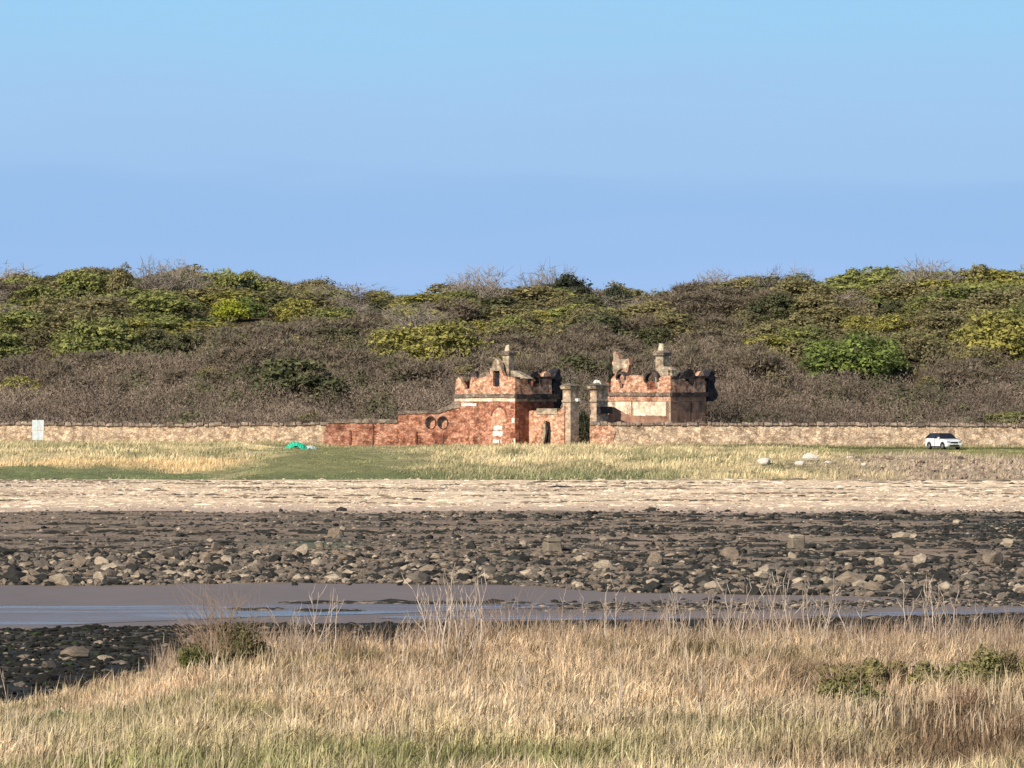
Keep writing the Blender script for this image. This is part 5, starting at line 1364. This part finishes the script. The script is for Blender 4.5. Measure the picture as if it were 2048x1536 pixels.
cl(980, 1500, 16, 60, 88, 0.7, 1.1, 'pale dead stalk rising from the dense straw at centre')
cl(1300, 2040, 14, 55, 80, 0.7, 1.1, 'pale dead stalk rising from the straw in the lower right')
cl(400, 1000, 12, 55, 75, 0.6, 1.0, 'pale dead stalk rising from the straw in the lower middle')
for px, D, h, lab in spots:
    x = (px - 1024) / F * D
    o = bpy.data.objects.new('dead_stalk', rs.choice(DS)); COL.objects.link(o)
    o.location = (x, D, float(G(x, D))); o.rotation_euler = (rs.uniform(-.1, .1), rs.uniform(-.2, .2), rs.uniform(0, 6.28)); o.scale = (h, h, h)
    tag(o, lab, 'dead stalk', lab.replace('stalk', 'stalks'))

# bushes of the foreground: leafy mass plus its own stems
def bushy(name, px, py_top, D, wpx, depth, c0, c1, label, cat, seed, nleaf=5200, leaf=0.032, nst=26, stc=(0.30, 0.21, 0.14), gap=1.0):
    x = (px - 1024) / F * D; g = float(G(x, D)); H = max(P(0, py_top, D).z - g, 0.25); W_ = wpx / F * D / 2
    rng = np.random.default_rng(seed); t = empty(name, (x, D, g)); tag(t, label, cat)
    ncl = 26; u = rng.normal(size=(ncl, 3)); u /= np.linalg.norm(u, axis=1, keepdims=True); u[:, 2] = np.abs(u[:, 2])
    cc = u * rng.uniform(0.4, 0.95, (ncl, 1)) * np.array([W_, depth, H * 0.85]); cr_ = rng.uniform(0.12, 0.28, ncl) * min(W_, H) * 1.6
    k = rng.integers(0, ncl, nleaf); d = rng.normal(size=(nleaf, 3)); d /= np.linalg.norm(d, axis=1, keepdims=True)
    c = cc[k] + d * (cr_[k] * rng.uniform(0.3, 1.1, nleaf))[:, None]; c[:, 2] = np.abs(c[:, 2])
    V = tri_cards(c, d + rng.normal(size=(nleaf, 3)) * 0.6, leaf * rng.uniform(0.6, 1.4, nleaf), rng, 1.3)
    C = blend(c0, c1, rng.random(nleaf))
    o = link('foliage', tri_mesh('foliage', V, np.arange(nleaf * 3).reshape(-1, 3), np.repeat(C, 3, 0)), M['foliage'], t)
    segs = []
    for _ in range(nst):
        a = rng.uniform(0, 6.28); branch(segs, (0, 0, 0), (math.cos(a) * rng.uniform(0.3, 1.6), math.sin(a) * 0.5, 1), H * rng.uniform(0.7, 1.5), 0.009, 1, rng, 0.7, 0.1, 2, 0.25)
    Vt, Qt = tubes(segs, 4)
    link('stems', tri_mesh('stems', Vt, Qt, np.tile(stc, (len(Vt), 1)) * rng.uniform(0.7, 1.3, (len(Vt), 1))), M['twigs'], t)
GR0, GR1 = (0.055, 0.075, 0.02), (0.16, 0.17, 0.05)
bushy('bush', 452, 1240, 84, 175, 1.0, (0.07, 0.075, 0.03), (0.21, 0.185, 0.075), 'green leafy bush breaking the grass edge against the dark rocks at left', 'bush', 1, 6500, 0.034, 70)
bushy('bush', 400, 1280, 82, 110, 0.6, GR0, GR1, 'low straggling green bush at the left foot of the leafy bush', 'bush', 2, 2200)
bushy('bramble', 1770, 1312, 71, 330, 1.8, (0.14, 0.135, 0.05), (0.36, 0.31, 0.13), 'olive bramble patch arching over the straw grass at right', 'bramble', 3, 17000, 0.036)
bushy('bramble', 1690, 1342, 67, 150, 1.0, (0.11, 0.115, 0.04), (0.28, 0.26, 0.1), 'lower left lobe of bramble in front of the olive bramble patch', 'bramble', 4, 8000, 0.032)
bushy('bramble', 1990, 1302, 72, 190, 1.3, (0.12, 0.12, 0.045), (0.32, 0.28, 0.12), 'bramble patch cut by the right edge of the foreground', 'bramble', 5, 11000, 0.034)
bushy('bramble', 1930, 1400, 64, 230, 1.0, (0.16, 0.11, 0.06), (0.30, 0.21, 0.12), 'tangle of reddish brown bramble stems low at the right', 'bramble', 6, 2600, 0.024, 70, (0.30, 0.19, 0.13))
bushy('bush', 125, 1405, 70, 90, 0.5, (0.13, 0.17, 0.08), (0.30, 0.34, 0.20), 'small grey-green leafy plant in the grass at lower left', 'plant', 7, 1700, 0.035, 10)
bushy('bush', 660, 1275, 86, 170, 0.7, (0.10, 0.075, 0.035), (0.24, 0.18, 0.08), 'brownish dry bush behind the sparse stalks left of centre', 'bush', 8, 2600, 0.028, 50)
bushy('bush', 930, 1255, 88, 150, 0.7, (0.11, 0.08, 0.045), (0.24, 0.17, 0.10), 'brown twiggy bush at the foot of the tall stalk clump', 'bush', 9, 2200, 0.026, 70, (0.34, 0.25, 0.18))
bushy('bush', 1030, 1225, 90, 90, 0.6, (0.08, 0.08, 0.03), (0.18, 0.16, 0.06), 'dull green twiggy bush right of the tall stalk clump', 'bush', 10, 1600, 0.03, 30)

# ------------------------------------------------------------------ tell look-alikes apart by their order from the left
ORD = ['leftmost', 'second from left', 'third from left', 'fourth from left', 'fifth from left', 'sixth from left', 'seventh from left', 'eighth from left'] + [w_ + ' from left' for w_ in 'ninth tenth eleventh twelfth thirteenth fourteenth fifteenth sixteenth seventeenth eighteenth'.split()]
by = {}
for o in SC.objects:
    if o.parent is None and 'label' in o and 'group' in o: by.setdefault(o['label'], []).append(o)
for lab, os_ in by.items():
    if len(os_) == 1:
        del os_[0]['group']; continue
    if len(os_) > 18: continue
    os_.sort(key=lambda o: o.location.x / o.location.y)
    for i, o in enumerate(os_):
        o['label'] = '%s, %s' % (lab, ORD[i])
        if len(o['label'].split()) > 16: print('LONG', o['label'])
